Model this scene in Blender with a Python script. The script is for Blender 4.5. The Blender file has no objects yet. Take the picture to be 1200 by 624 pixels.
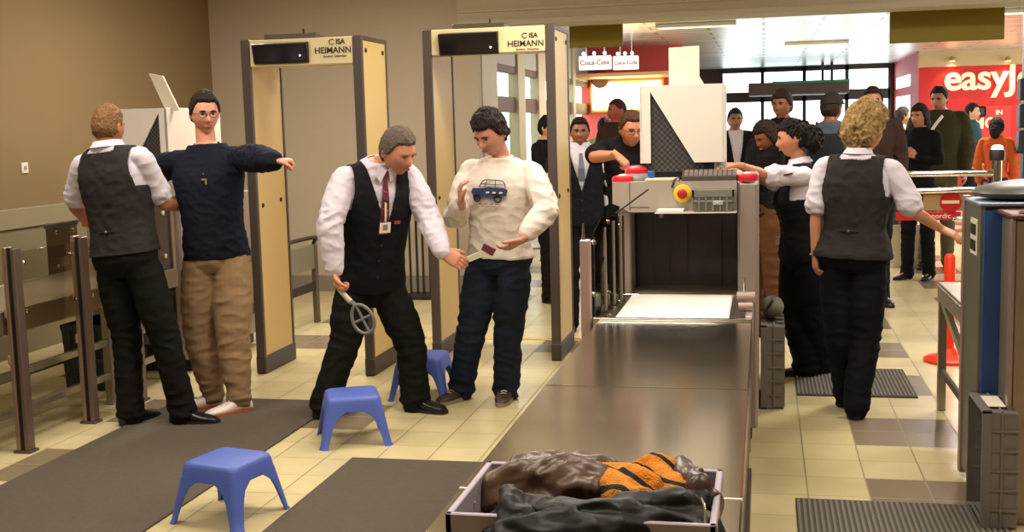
import bpy, bmesh, math, random
import numpy as np
from mathutils import Vector, Matrix, noise
random.seed(7)
C = bpy.context.scene.collection
PI = math.pi

# ---------------------------------------------------------------- camera maths (photo 1200 x 624)
FPX = 1370.0; CAMH = 1.6; CX, CY = 600.0, 312.0
def _basis():
    v = Vector((295, 163.99 + 0.0260*295, FPX))
    a = Vector((0, CY-148, FPX)); b = Vector((600, CY-148+0.026*600, FPX))
    up = a.cross(b).normalized()
    if up.y < 0: up = -up
    y = (v - up*v.dot(up)).normalized()
    x = y.cross(up)
    if x.x < 0: x = -x
    return x, y, up
BX, BY, BZ = _basis()
def ray(px, py):
    c = Vector((px-CX, CY-py, FPX))
    return Vector((BX.dot(c), BY.dot(c), BZ.dot(c)))
CAM = Vector((0, 0, CAMH))
def G(px, py, z=0.0):
    r = ray(px, py); return CAM + r*((z-CAMH)/r.z)
def P(px, py, Y):
    r = ray(px, py); return CAM + r*(Y/r.y)
def PX(px, py, X):
    r = ray(px, py); return CAM + r*(X/r.x)

# ---------------------------------------------------------------- materials
def lin(h):
    h = h.lstrip('#'); r = [int(h[i:i+2], 16)/255 for i in (0, 2, 4)]
    return tuple(c/12.92 if c <= .04045 else ((c+.055)/1.055)**2.4 for c in r) + (1,)
MATS = {}
def mat(name, col, rough=.6, metal=0., bump=0., bscale=60., var=0., vscale=8., spec=.5, sheen=0., emit=0., alpha=None, coat=0.):
    if name in MATS: return MATS[name]
    m = bpy.data.materials.new(name); m.use_nodes = True
    nt = m.node_tree; b = nt.nodes['Principled BSDF']
    c = lin(col)
    b.inputs['Base Color'].default_value = c
    b.inputs['Roughness'].default_value = rough; b.inputs['Metallic'].default_value = metal
    b.inputs['Specular IOR Level'].default_value = spec
    if sheen: b.inputs['Sheen Weight'].default_value = sheen
    if coat: b.inputs['Coat Weight'].default_value = coat
    if emit:
        b.inputs['Emission Color'].default_value = c; b.inputs['Emission Strength'].default_value = emit
    tc = None
    if bump or var:
        tc = nt.nodes.new('ShaderNodeTexCoord')
    if var:
        n = nt.nodes.new('ShaderNodeTexNoise'); n.inputs['Scale'].default_value = vscale; n.inputs['Detail'].default_value = 4
        r = nt.nodes.new('ShaderNodeMapRange'); r.inputs['To Min'].default_value = 1-var; r.inputs['To Max'].default_value = 1+var
        mx = nt.nodes.new('ShaderNodeMix'); mx.data_type = 'RGBA'; mx.blend_type = 'MULTIPLY'; mx.inputs[0].default_value = 1
        nt.links.new(tc.outputs['Object'], n.inputs['Vector']); nt.links.new(n.outputs['Fac'], r.inputs['Value'])
        mx.inputs[6].default_value = c; nt.links.new(r.outputs[0], mx.inputs[7])
        nt.links.new(mx.outputs[2], b.inputs['Base Color'])
    if bump:
        n = nt.nodes.new('ShaderNodeTexNoise'); n.inputs['Scale'].default_value = bscale; n.inputs['Detail'].default_value = 3
        bp = nt.nodes.new('ShaderNodeBump'); bp.inputs['Strength'].default_value = bump; bp.inputs['Distance'].default_value = .01
        nt.links.new(tc.outputs['Object'], n.inputs['Vector']); nt.links.new(n.outputs['Fac'], bp.inputs['Height'])
        nt.links.new(bp.outputs[0], b.inputs['Normal'])
    if alpha is not None:
        b.inputs['Alpha'].default_value = alpha
    MATS[name] = m
    return m
def glass(name, tint, a):
    m = bpy.data.materials.new(name); m.use_nodes = True; nt = m.node_tree
    out = nt.nodes['Material Output']; nt.nodes.remove(nt.nodes['Principled BSDF'])
    t = nt.nodes.new('ShaderNodeBsdfTransparent'); t.inputs[0].default_value = lin(tint)
    g = nt.nodes.new('ShaderNodeBsdfGlossy'); g.inputs['Roughness'].default_value = .05
    mx = nt.nodes.new('ShaderNodeMixShader'); mx.inputs[0].default_value = a
    nt.links.new(t.outputs[0], mx.inputs[1]); nt.links.new(g.outputs[0], mx.inputs[2]); nt.links.new(mx.outputs[0], out.inputs[0])
    MATS[name] = m; return m

# ---------------------------------------------------------------- mesh helpers
class MB:
    def __init__(s): s.v = []; s.f = []; s.m = []
    def add(s, v, f, mi=0):
        o = len(s.v); s.v += [tuple(p) for p in v]; s.f += [tuple(i+o for i in q) for q in f]; s.m += [mi]*len(f); return s
    def bm(s, b, mi=0, M=None):
        b.verts.index_update()
        s.add([(M @ v.co if M else v.co) for v in b.verts], [[v.index for v in f.verts] for f in b.faces], mi); b.free(); return s
    def box(s, lo, hi, bev=0., mi=0, M=None, seg=1):
        lo = Vector(lo); hi = Vector(hi); c = (lo+hi)/2; d = hi-lo
        b = bmesh.new(); bmesh.ops.create_cube(b, size=1)
        for v in b.verts: v.co = Vector((v.co.x*d.x, v.co.y*d.y, v.co.z*d.z)) + c
        if bev: bmesh.ops.bevel(b, geom=b.edges[:], offset=bev, segments=seg, affect='EDGES', profile=.5)
        return s.bm(b, mi, M)
    def prism(s, pts, vec, mi=0):
        n = len(pts); vec = Vector(vec); a = [Vector(p) for p in pts]; b = [p+vec for p in a]
        f = [list(range(n))[::-1], list(range(n, 2*n))] + [[i, (i+1) % n, (i+1) % n+n, i+n] for i in range(n)]
        return s.add(a+b, f, mi)
    def loft(s, rings, cap=True, mi=0, closed=False):
        n = len(rings[0]); v = [p for r in rings for p in r]; f = []
        m = len(rings)
        for j in range(m if closed else m-1):
            k = (j+1) % m
            for i in range(n):
                f.append([j*n+i, j*n+(i+1) % n, k*n+(i+1) % n, k*n+i])
        if cap and not closed:
            f.append(list(range(n))[::-1]); f.append([(m-1)*n+i for i in range(n)])
        return s.add(v, f, mi)
    def tube(s, pts, r, n=10, mi=0, sub=1, rnd=False, up=None, closed=False, flat=1.):
        pts = [Vector(p) for p in pts]
        if not hasattr(r, '__len__'): r = [r]*len(pts)
        r = list(r)
        if sub > 1: pts, r = cr(pts, r, sub, closed)
        rings = []; prev = None; m = len(pts)
        for i, p in enumerate(pts):
            if closed: t = pts[(i+1) % m]-pts[i-1]
            else: t = pts[min(i+1, m-1)]-pts[max(i-1, 0)]
            t.normalize()
            if prev is None:
                a = Vector(up) if up else (Vector((0, 0, 1)) if abs(t.z) < .9 else Vector((1, 0, 0)))
            else: a = prev
            u = (a-t*a.dot(t)).normalized(); w = t.cross(u); prev = u
            if rnd and i == 0 and not closed:
                for q, o in ((.35, .92), (.75, .66)):
                    rings.append([p-t*r[0]*o+(u*math.cos(k*2*PI/n)+w*math.sin(k*2*PI/n)*flat)*r[0]*q for k in range(n)])
            rings.append([p+(u*math.cos(k*2*PI/n)+w*math.sin(k*2*PI/n)*flat)*r[i] for k in range(n)])
            if rnd and i == m-1 and not closed:
                for q, o in ((.75, .66), (.35, .92)):
                    rings.append([p+t*r[-1]*o+(u*math.cos(k*2*PI/n)+w*math.sin(k*2*PI/n)*flat)*r[-1]*q for k in range(n)])
        return s.loft(rings, True, mi, closed)
    def lathe(s, c, prof, n=20, mi=0, axis='Z', M=None):
        rings = []
        for r, h in prof:
            ring = []
            for k in range(n):
                a = k*2*PI/n; x, y = math.cos(a)*r, math.sin(a)*r
                p = {'Z': (x, y, h), 'Y': (x, h, -y), 'X': (h, x, y)}[axis]
                p = Vector(p)
                if M: p = M @ p
                ring.append(p+Vector(c))
            rings.append(ring)
        return s.loft(rings, True, mi)
    def sphere(s, c, r, n=12, mi=0, sc=(1, 1, 1), M=None):
        b = bmesh.new(); bmesh.ops.create_uvsphere(b, u_segments=n, v_segments=max(6, n*2//3), radius=r)
        for v in b.verts:
            v.co = Vector((v.co.x*sc[0], v.co.y*sc[1], v.co.z*sc[2]))
            if M: v.co = M @ v.co
            v.co += Vector(c)
        return s.bm(b, mi)
    def mesh(s, name):
        me = bpy.data.meshes.new(name); me.from_pydata(s.v, [], s.f)
        return me
    def build(s, name, m, parent=None, smooth=None, fix=True):
        me = s.mesh(name)
        for q in (m if isinstance(m, (list, tuple)) else [m]): me.materials.append(q)
        if any(s.m): me.polygons.foreach_set('material_index', s.m)
        if fix:
            b = bmesh.new(); b.from_mesh(me); bmesh.ops.recalc_face_normals(b, faces=b.faces[:]); b.to_mesh(me); b.free()
        if smooth:
            me.shade_smooth()
            try: me.set_sharp_from_angle(angle=math.radians(smooth))
            except Exception: pass
        me.update()
        o = bpy.data.objects.new(name, me); C.objects.link(o)
        if parent: attach(o, parent)
        return o
def cr(pts, r, sub, closed=False):
    m = len(pts); P2 = []; R2 = []
    g = (lambda i: pts[i % m]) if closed else (lambda i: pts[max(0, min(m-1, i))])
    gr = (lambda i: r[i % m]) if closed else (lambda i: r[max(0, min(m-1, i))])
    for i in range(m if closed else m-1):
        for k in range(sub):
            t = k/sub
            p0, p1, p2, p3 = g(i-1), g(i), g(i+1), g(i+2)
            P2.append(.5*((2*p1)+(p2-p0)*t+(2*p0-5*p1+4*p2-p3)*t*t+(3*p1-p0-3*p2+p3)*t**3))
            R2.append(gr(i)*(1-t)+gr(i+1)*t)
    if not closed: P2.append(pts[-1]); R2.append(r[-1])
    return P2, R2
OFF = {}
def attach(o, parent):
    o.parent = parent
    if parent.type == 'EMPTY' and parent.name in OFF: o.location = -OFF[parent.name]
def thing(name, label, cat, loc=(0, 0, 0), group=None, world=True):
    o = bpy.data.objects.new(name, None); C.objects.link(o); o.location = loc; o.empty_display_size = .1
    o['label'] = label; o['category'] = cat
    if group: o['group'] = group
    if world: OFF[o.name] = Vector(loc)
    return o
def tag(o, label, cat, group=None, kind=None):
    o['label'] = label; o['category'] = cat
    if group: o['group'] = group
    if kind: o['kind'] = kind
    return o
def struct(o, label=None):
    o['kind'] = 'structure'
    if label: o['label'] = label
    return o
def dup(root, loc, rz=0., label=None, group=None, sc=1.):
    r = root.copy(); C.objects.link(r); r.location = loc; r.rotation_euler = (0, 0, rz); r.scale = (sc, sc, sc)
    if label: r['label'] = label
    if group: r['group'] = group
    for ch in list(root.children):
        c = ch.copy(); C.objects.link(c); c.parent = r
        for g in list(ch.children):
            d = g.copy(); C.objects.link(d); d.parent = c
    return r
def text(s, size, M, ext=.002, off=0., name='lettering', m=None, parent=None, align='CENTER', spacing=1.):
    cu = bpy.data.curves.new('t', 'FONT'); cu.body = s; cu.size = size; cu.extrude = ext; cu.offset = off
    cu.align_x = align; cu.align_y = 'CENTER'; cu.space_character = spacing
    t = bpy.data.objects.new('t', cu); C.objects.link(t)
    dg = bpy.context.evaluated_depsgraph_get(); me = bpy.data.meshes.new_from_object(t.evaluated_get(dg))
    bpy.data.objects.remove(t); me.name = name
    me.transform(M); me.materials.clear(); me.materials.append(m)
    o = bpy.data.objects.new(name, me); C.objects.link(o)
    if parent: attach(o, parent)
    return o
def frontM(p, rx=PI/2, rz=0.):            # text standing upright, facing -Y
    return Matrix.Translation(p) @ Matrix.Rotation(rz, 4, 'Z') @ Matrix.Rotation(rx, 4, 'X')

# ---------------------------------------------------------------- palette
STEEL = mat('brushed_steel', '#a59c8c', .32, .85, bump=.05, bscale=90, var=.08, vscale=6)
PINKSTEEL = mat('satin_steel', '#b3a195', .38, .7, var=.05)
DARKSTEEL = mat('dark_steel', '#5d554a', .4, .6)
BLACK = mat('black_plastic', '#191716', .45)
BLKRUB = mat('black_rubber', '#1d1b1a', .8)
CHROME = mat('chrome', '#dcdad5', .12, 1.)
CREAM = mat('gate_cream_laminate', '#d3b878', .45, bump=.02, var=.05, vscale=2.5)
CREAM2 = mat('gate_head_cream', '#e2d3a0', .45)
GATEDARK = mat('gate_dark_profile', '#4a3f3a', .45)
WHITEP = mat('off_white_panel', '#e4dccb', .5, bump=.02)
GREYP = mat('grey_crate_plastic', '#6d6660', .5, var=.06)
RED = mat('red_plastic', '#b41f22', .35)
DARKSCR = mat('dark_display_glass', '#151013', .12)
WHITEPAPER = mat('white_paper', '#efece2', .6)
ACRYL = glass('clear_acrylic', '#efece4', .05)
ACRYLD = glass('smoked_acrylic', '#b8afa2', .14)
WGLASS = glass('window_glass', '#f0f6f6', .06)
# ================================================================ THE SETTING
def floor_mat():
    m = bpy.data.materials.new('floor_tiles'); m.use_nodes = True; nt = m.node_tree; N = nt.nodes; L = nt.links
    b = N['Principled BSDF']; geo = N.new('ShaderNodeNewGeometry'); sp = N.new('ShaderNodeSeparateXYZ'); L.new(geo.outputs['Position'], sp.inputs[0])
    def mth(op, a, bb=None, c=None):
        n = N.new('ShaderNodeMath'); n.operation = op
        for i, q in enumerate((a, bb, c)):
            if q is None: continue
            if isinstance(q, (int, float)): n.inputs[i].default_value = q
            else: L.new(q, n.inputs[i])
        return n.outputs[0]
    xs = mth('DIVIDE', mth('SUBTRACT', sp.outputs[0], .03-5.2), .255); ys = mth('DIVIDE', mth('SUBTRACT', sp.outputs[1], 4.72-5.5), .275)
    fx = mth('FRACT', xs); fy = mth('FRACT', ys)
    def edge(f, w): return mth('LESS_THAN', mth('MINIMUM', f, mth('SUBTRACT', 1., f)), w)
    grout = mth('MAXIMUM', edge(fx, .014), edge(fy, .011))
    bxm = mth('MODULO', mth('FLOOR', mth('DIVIDE', xs, 2.)), 2.)       # bands of two tiles
    bym = mth('MODULO', mth('FLOOR', mth('DIVIDE', ys, 2.)), 2.)
    dark = mth('MULTIPLY', mth('COMPARE', bxm, 1., .1), mth('COMPARE', bym, 0., .1))
    cb = N.new('ShaderNodeCombineXYZ'); L.new(mth('FLOOR', mth('DIVIDE', xs, 2.)), cb.inputs[0]); L.new(mth('FLOOR', mth('DIVIDE', ys, 2.)), cb.inputs[1])
    wb = N.new('ShaderNodeTexWhiteNoise'); L.new(cb.outputs[0], wb.inputs[0])
    dark = mth('MULTIPLY', dark, mth('MAXIMUM', mth('GREATER_THAN', sp.outputs[0], -.8), mth('GREATER_THAN', wb.outputs[0], .62)))
    cell = N.new('ShaderNodeCombineXYZ'); L.new(mth('FLOOR', xs), cell.inputs[0]); L.new(mth('FLOOR', ys), cell.inputs[1])
    wn = N.new('ShaderNodeTexWhiteNoise'); L.new(cell.outputs[0], wn.inputs[0])
    nz = N.new('ShaderNodeTexNoise'); nz.inputs['Scale'].default_value = 5; nz.inputs['Detail'].default_value = 5; L.new(geo.outputs['Position'], nz.inputs[0])
    def mix(f, a, bb, t='MIX'):
        n = N.new('ShaderNodeMix'); n.data_type = 'RGBA'; n.blend_type = t
        if isinstance(f, float): n.inputs[0].default_value = f
        else: L.new(f, n.inputs[0])
        for k, q in ((6, a), (7, bb)):
            if isinstance(q, tuple): n.inputs[k].default_value = q
            else: L.new(q, n.inputs[k])
        return n.outputs[2]
    c = mix(dark, lin('#d3c595'), lin('#85765e'))
    v = mth('ADD', mth('MULTIPLY', wn.outputs[0], .10), mth('MULTIPLY', nz.outputs[0], .22)); v = mth('ADD', v, .80)
    vv = N.new('ShaderNodeCombineXYZ'); [L.new(v, vv.inputs[i]) for i in range(3)]
    c = mix(1., c, vv.outputs[0], 'MULTIPLY'); c = mix(grout, c, lin('#8d8163'))
    L.new(c, b.inputs['Base Color'])
    L.new(mth('ADD', mth('MULTIPLY', grout, .3), .27), b.inputs['Roughness'])
    bp = N.new('ShaderNodeBump'); bp.inputs['Strength'].default_value = .15; bp.inputs['Distance'].default_value = .003
    L.new(mth('SUBTRACT', 1., grout), bp.inputs['Height']); L.new(bp.outputs[0], b.inputs['Normal'])
    return m
XL = -5.42; YB = 11.0; YF = 27.6; HC = 3.15; HH = 2.78; BZ_ = 2.54
o = MB().box((XL-.2, -3, -.1), (9, YF+.2, 0)).build('floor', floor_mat()); struct(o, 'beige and brown tiled floor')
WALL = mat('wall_paint', '#846e4b', .85, bump=.05, bscale=30, var=.03, vscale=3)
WALLG = mat('wall_paint_back', '#b6a893', .85, bump=.04, bscale=30, var=.03, vscale=3)  # grey beige, made lighter in colour to stand in for daylight from the hall
o = MB().box((XL-.15, -3, 0), (XL, YB, HC)).build('wall_left', WALL); struct(o, 'plain brown beige side wall')
WX = P(560, 100, YB).x                     # where the plain wall ends
m_ = MB(); m_.box((XL-.15, YB, 0), (WX, YB+.15, HC)); o = m_.build('wall_back', WALLG); struct(o, 'plain grey beige end wall')
o = MB().box((XL, YB-.02, 0), (WX, YB, .16)).build('baseboard_back', mat('skirting', '#857c6c', .6)); struct(o)
o = MB().box((XL-.15, -3.15, 0), (5.2, -3, HC)).build('wall_rear', WALL); struct(o)
o = MB().box((5.05, -3, 0), (5.2, YB-.05, HC)).build('wall_right', WALL); struct(o)
o = MB().box((XL-.15, -3.15, HC), (9, YB+.35, HC+.1)).build('ceiling', mat('ceiling_paint', '#cfc6b4', .9)); struct(o)
# knee wall with a ledge along the left wall
kz = .94; KX = XL+.02
o = MB().box((XL, -3, 0), (KX, YB-.02, kz)).build('trim_1', mat('knee_wall_paint', '#7d7355', .8)); struct(o, 'dull olive lower part of the left wall')
o = MB().box((XL, -3, kz), (KX+.02, YB-.02, 1.09), .006).build('trim_2', mat('ledge_top', '#8f8367', .6)); struct(o, 'pale bumper board along the left wall')
# wall socket
s = P(28, 197, 1)
s = PX(28, 197, XL)
t = thing('wall_socket', 'small pale socket plate high on the brown left wall', 'socket', s)
MB().box(s-Vector((0, .04, .04)), s+Vector((.012, .04, .04)), .004).build('cover_plate', WHITEP, t)
MB().lathe(s+Vector((.012, 0, 0)), [(.018, 0), (.018, .004)], 12, axis='X').build('outlet', mat('socket_grey', '#9c9588', .5), t)
# header beam over the opening
BEAM = mat('beam_paint', '#b5aa90', .7, bump=.03)
m_ = MB(); bl = P(540, 27, YB).x
m_.box((bl, YB-.12, BZ_), (9, YB+.3, HC)); m_.box((bl, YB-.16, BZ_-.0), (9, YB-.12, BZ_+.05)); m_.box((bl, YB-.14, BZ_+.13), (9, YB-.12, BZ_+.155))
o = m_.build('beam', BEAM); o['kind'] = 'structure'; o['label'] = 'long pale beam over the opening to the hall'
# hall ceiling: glossy metal planks
def ceil_mat():
    m = mat('hall_ceiling_metal', '#e6dfda', .3, .45)
    nt = m.node_tree; N = nt.nodes; L = nt.links; b = N['Principled BSDF']
    tc = N.new('ShaderNodeNewGeometry'); mp = N.new('ShaderNodeMapping'); L.new(tc.outputs['Position'], mp.inputs[0])
    mp.inputs['Scale'].default_value = (1, 1, 1)
    br = N.new('ShaderNodeTexBrick'); br.inputs['Scale'].default_value = 1; br.inputs['Brick Width'].default_value = 1.4; br.inputs['Row Height'].default_value = .45
    br.inputs['Mortar Size'].default_value = .02; br.inputs['Color1'].default_value = lin('#ece6e2'); br.inputs['Color2'].default_value = lin('#d2c9c6'); br.inputs['Mortar'].default_value = lin('#8a827f')
    L.new(mp.outputs[0], br.inputs[0]); L.new(br.outputs[0], b.inputs['Base Color'])
    return m
o = MB().box((WX-.15, YB+.3, HH), (9, YF+.2, HH+.1)).build('ceiling_hall', ceil_mat()); struct(o, 'shiny panelled metal ceiling of the hall')
# hall window wall (far)
fx0 = P(680, 100, YF).x-3; wl = P(845, 100, YF).x; wr = P(1043, 100, YF).x
DK = mat('dark_window_frame', '#2c2522', .5)
o = MB().box((WX-.1, YF, 0), (wl, YF+.2, HH)).build('wall_far', mat('hall_wall_brown', '#4b3a34', .8)); struct(o)
o = MB().box((wr, YF, 0), (9, YF+.2, HH)).build('wall_far_right', mat('hall_wall_brown2', '#4b3a34', .8)); struct(o)
m_ = MB()
zt = P(950, 83, YF).z
for x in np.linspace(wl, wr, 5): m_.box((x-.04, YF-.05, 0), (x+.04, YF+.1, HH))
m_.box((wl, YF-.05, P(950, 118, YF).z), (wr, YF+.1, P(950, 106, YF).z)); m_.box((wl, YF-.05, zt), (wr, YF+.1, HH)); m_.box((wl, YF-.05, 0), (wr, YF+.1, .25))
o = m_.build('window_1', DK); struct(o, 'dark framed glass front at the far end of the hall')
g_ = MB().box((wl, YF+.02, .25), (wr, YF+.03, zt)).build('pane', WGLASS, o)
# low dark canopy hung before the upper windows
a = P(877, 98, YF-1.5); b = P(995, 109, YF-1.5)
t = thing('entrance_canopy', 'brown canopy with a green edge in front of the bright high windows', 'canopy', ((a.x+b.x)/2, YF-1.2, a.z))
MB().box((a.x, YF-1.7, b.z), (b.x, YF-.06, a.z), .02).build('canopy_body', mat('canopy_brown', '#54463e', .7), t)
MB().box((a.x+.5, YF-1.73, a.z-.03), (b.x, YF-1.7, a.z+.02), .004).build('canopy_edge', mat('canopy_green', '#2f8a62', .5), t)
for k in (.74, .83):
    x = a.x+(b.x-a.x)*k; MB().tube([(x, YF-1.5, a.z-.01), (x, YF-1.5, HH)], .03, 8).build('hanger', DK, t)
# low wall strip below sky windows outside, seen as street
# ---------------- easyJet corner
YE = 23.3; ex = P(1077, 68, YE).x; REDW = mat('orange_red_wall', '#d0201a', .55, var=.04, vscale=1.2)
m_ = MB().box((ex, YE, 0), (9, YE+.15, HH)); o = m_.build('wall_shop_front', REDW); struct(o, 'bright red shop wall')
o = MB().box((ex-.02, YE-.15, P(1120, 78, YE).z), (9, YE, HH)).build('trim_3', mat('shop_cornice', '#c9ab80', .6)); struct(o, 'pale cornice over the red wall')
# receding red side wall with two panes
p0 = PX(1045, 150, ex); p1 = PX(1066, 150, ex)
yA, yB = sorted((p0.y, p1.y)); yB = min(yB, YF-.3)
zu = PX(1056, 90, ex).z; zl = PX(1056, 103, ex).z; zm = PX(1056, 113, ex).z
m_ = MB(); m_.box((ex, YE+.15, 0), (ex+.15, yA, HH)); m_.box((ex, yB, 0), (ex+.15, YF, HH)); m_.box((ex, yA, zu), (ex+.15, yB, HH)); m_.box((ex, yA, zm), (ex+.15, yB, zl)); m_.box((ex, yA, 0), (ex+.15, yB, .2))
o = m_.build('wall_shop_side', REDW); struct(o, 'red side wall with bright panes')
LB = mat('light_box_white', '#f4fbff', .5, emit=3.2)
m_ = MB().box((ex+.02, yA, zl), (ex+.05, yB, zu)); m_.box((ex+.02, yA, .2), (ex+.05, yB, zm))
o = m_.build('window_2', LB); struct(o, 'bright frosted panes in the red side wall')
# easyJet letters
t = thing('shop_sign', 'large cream easyJet lettering on the red wall', 'sign', P(1160, 93, YE))
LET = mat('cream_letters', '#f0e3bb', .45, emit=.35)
p = P(1106, 93, YE-.03)
text('easyJet', .66, frontM(Vector((p.x, YE-.03, p.z-.0))), .03, .013, 'lettering', LET, t, 'LEFT', .98)
# the two spot lamps over the letters
for k, px in enumerate((1116, 1181)):
    p = P(px, 70, YE-.25)
    t = thing('spot_lamp', ['small spot lamp over the letter a of the red shop wall', 'small spot lamp over the letter J of the red shop wall'][k], 'lamp', p, 'spot lamps above the shop letters')
    MB().lathe(p, [(.03, .06), (.05, 0), (.06, -.02)], 12).build('lamp_body', mat('lamp_brass', '#b79a60', .3, .8), t)
    MB().lathe(p, [(.045, -.021), (.045, -.027)], 12).build('lamp_bulb', mat('bulb_warm', '#ffd9a0', .5, emit=8), t)
    l = bpy.data.lights.new('spot', 'SPOT'); l.energy = 25; l.color = (1, .62, .3); l.spot_size = 1.5; l.spot_blend = .7; l.shadow_soft_size = .05
    lo = bpy.data.objects.new('spot_light', l); C.objects.link(lo); lo.location = (p.x, p.y, p.z-.05); lo.rotation_euler = (.5, 0, 0)
# poster with MC letters
a = P(1142, 125, YE-.06); b = P(1184, 178, YE-.06)
t = thing('poster', 'red poster with pale MC lettering on the red wall', 'poster', ((a.x+b.x)/2, YE-.03, b.z))
MB().box((a.x, YE-.05, b.z), (b.x, YE-.002, a.z), .01).build('poster_board', mat('poster_red', '#df3526', .5), t)
p = P(1153, 145, YE-.06); text('MC', .28, frontM(Vector((p.x, YE-.056, p.z))), .004, .006, 'lettering', LET, t)
p = P(1171, 132, YE-.06); text('IN', .12, frontM(Vector((p.x, YE-.056, p.z))), .004, .003, 'lettering', LET, t)
p = P(1146, 131, YE-.06); MB().box((p.x-.14, YE-.07, p.z-.1), (p.x+.14, YE-.05, p.z+.1), .03).build('emblem', BLACK, t)
# two dark loudspeakers on the column at the right edge
PXc = P(1199, 110, 14.0)
t = thing('signal_column', 'dark grey column with two box units at the right edge of the hall', 'column', (PXc.x+.1, 14, 0))
MB().box((PXc.x+.02, 14, 0), (PXc.x+.2, 14.2, HH), .01).build('shaft', mat('column_grey', '#4a4a4c', .5), t)
for za, zb in ((92, 118), (122, 150), (153, 180)):
    q = P(1193, za, 14).z; r = P(1193, zb, 14).z
    MB().box((PXc.x-.06, 13.85, r), (PXc.x+.22, 14.02, q), .012).build('box_unit', mat('unit_black', '#2a2c30', .4), t)
# olive boards hanging from the beam
for k, (xa, ya, xb, yb, lab) in enumerate(((667, 28, 730, 54, 'small olive green board hanging under the beam beside the gate'), (1043, 17, 1177, 46, 'wide olive green board hanging under the beam at the right'))):
    a = P(xa, ya, YB+.5); b = P(xb, yb, YB+.5)
    t = thing('hanging_board', lab, 'board', ((a.x+b.x)/2, YB+.5, b.z))
    MB().box((a.x, YB+.5, b.z), (b.x, YB+.53, HH-.03), .004).build('panel', mat('olive_board', '#87740a', .6), t)
    for x in (a.x+.08, b.x-.08): MB().tube([(x, YB+.515, HH-.031), (x, YB+.515, HH+.02)], .006, 6).build('hanger', BLACK, t)
# left glazed partition of the hall, seen through the second gate
FRM = mat('partition_cream', '#b4a688', .55)
yy = [YB+.02, YB+.02]
for px in (582, 609, 618, 634, 641): yy.append(PX(px, 200, WX-.02).y)
def pf(nm, spans, m): 
    q = MB()
    for (ya, yb, za, zb, d) in spans: q.box((WX-.10-d, ya, za), (WX-.02+d, yb, zb), .004)
    return q.build(nm, m)
Y1 = PX(585, 200, WX).y; Y2 = PX(610, 200, WX).y; Y3 = PX(618, 200, WX).y; Y4 = PX(634, 200, WX).y; Y5 = PX(642, 200, WX).y
zt_ = PX(600, 90, WX).z
o = pf('trim_4', [(YB+.15, YB+.75, 0, HH, .03), (Y1, Y1+.12, 0, HH, .0), (Y2, Y3, 0, HH, .02), (Y4, Y5, 0, HH, .02), (Y5+2.2, Y5+2.4, 0, HH, .02), (19, 19.2, 0, HH, .02)], FRM); struct(o, 'cream posts of the glazed partition')
o = pf('trim_5', [(YB+.15, 19.2, zt_+.12, HH, -.01), (YB+.15, 19.2, .0, .32, -.01)], mat('partition_panel', '#a9a498', .6)); struct(o, 'grey panels of the glazed partition')
o = pf('trim_6', [(YB+.15, 19.2, 1.75, 1.92, -.02), (YB+.15, 19.2, .98, 1.06, -.02), (YB+.15, 19.2, zt_+.04, zt_+.12, -.01)], mat('partition_brown', '#5a3b2e', .6)); struct(o, 'brown rails of the glazed partition')
o = MB().box((WX-.065, YB+.15, .32), (WX-.055, 19.2, zt_+.1)).build('window_3', WGLASS); struct(o, 'panes of the glazed partition')
o = MB().box((WX-.1, 19.2, 0), (WX-.02, YF, HH)).build('wall_hall_left', mat('hall_left', '#9c8f86', .7)); struct(o)
# red umbrella-like outdoor posts behind the partition
t = thing('outdoor_pole', 'red pole standing outside the glazed partition', 'pole', (WX-1.2, 15.2, 0))
MB().tube([(WX-1.2, 15.2, 0), (WX-1.2, 15.2, 2.5)], .05, 10).build('shaft', RED, t); MB().lathe((WX-1.2, 15.2, 0), [(.2, 0), (.2, .05), (.06, .08)], 16).build('base', DARKSTEEL, t)
# ---------------- cafe: red wall with lit board and drink signs
YC = 18.5; cl = P(681, 100, YC).x; crr = P(848, 100, YC).x
PINK = mat('cafe_red_wall', '#dc5a52', .6, var=.03)
o = MB().box((cl, YC, 0), (P(800, 100, YC).x, YC+.15, HH)).build('wall_cafe', PINK); struct(o, 'red cafe wall in the hall')
o = MB().box((cl-.1, YC-1.2, P(700, 90, YC-1.2).z), (P(800, 90, YC-1.2).x, YC, P(700, 86, YC-1.2).z)).build('trim_7', mat('cafe_soffit', '#d8a070', .5)); struct(o, 'lit soffit edge of the cafe')
a = P(694, 97, YC-.1); b = P(775, 127, YC-.1)
t = thing('light_board', 'glowing yellow white light board on the red cafe wall', 'light board', ((a.x+b.x)/2, YC-.05, b.z))
MB().box((a.x-.04, YC-.07, b.z-.04), (b.x+.04, YC-.01, a.z+.04), .01).build('frame', mat('board_frame', '#e0a020', .5), t)
MB().box((a.x, YC-.1, b.z), (b.x, YC-.07, a.z), .01).build('diffuser', mat('glow_yellow', '#fff0b0', .5, emit=7), t)
for k, (xa, xb) in enumerate(((678, 716), (718, 748))):
    Yd = YC-1.6; a = P(xa, 66, Yd); b = P(xb, 81, Yd)
    t = thing('drink_sign', ['white Coca-Cola sign board nearest the gate', 'white Coca-Cola sign board nearest the white hood'][k], 'sign', ((a.x+b.x)/2, Yd, b.z), 'drink signs over the cafe')
    MB().box((a.x, Yd, b.z), (b.x, Yd+.08, a.z), .01).build('sign_box', mat('sign_white', '#fbf6f0', .5, emit=.75), t)
    text('Coca-Cola', .098 if k == 0 else .078, frontM(Vector(((a.x+b.x)/2, Yd-.004, (a.z+b.z)/2))), .002, .001, 'lettering', mat('letter_red', '#8e1f1c', .5), t)
    for x in (a.x+.1, b.x-.1): MB().tube([(x, Yd+.04, a.z-.005), (x, Yd+.04, HH)], .008, 6).build('hanger', CHROME, t)
    for x in np.linspace(a.x+.08, b.x-.08, 3): MB().sphere((x, Yd-.05, a.z+.03), .025, 10).build('lamp_bulb', LB, t)
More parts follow.
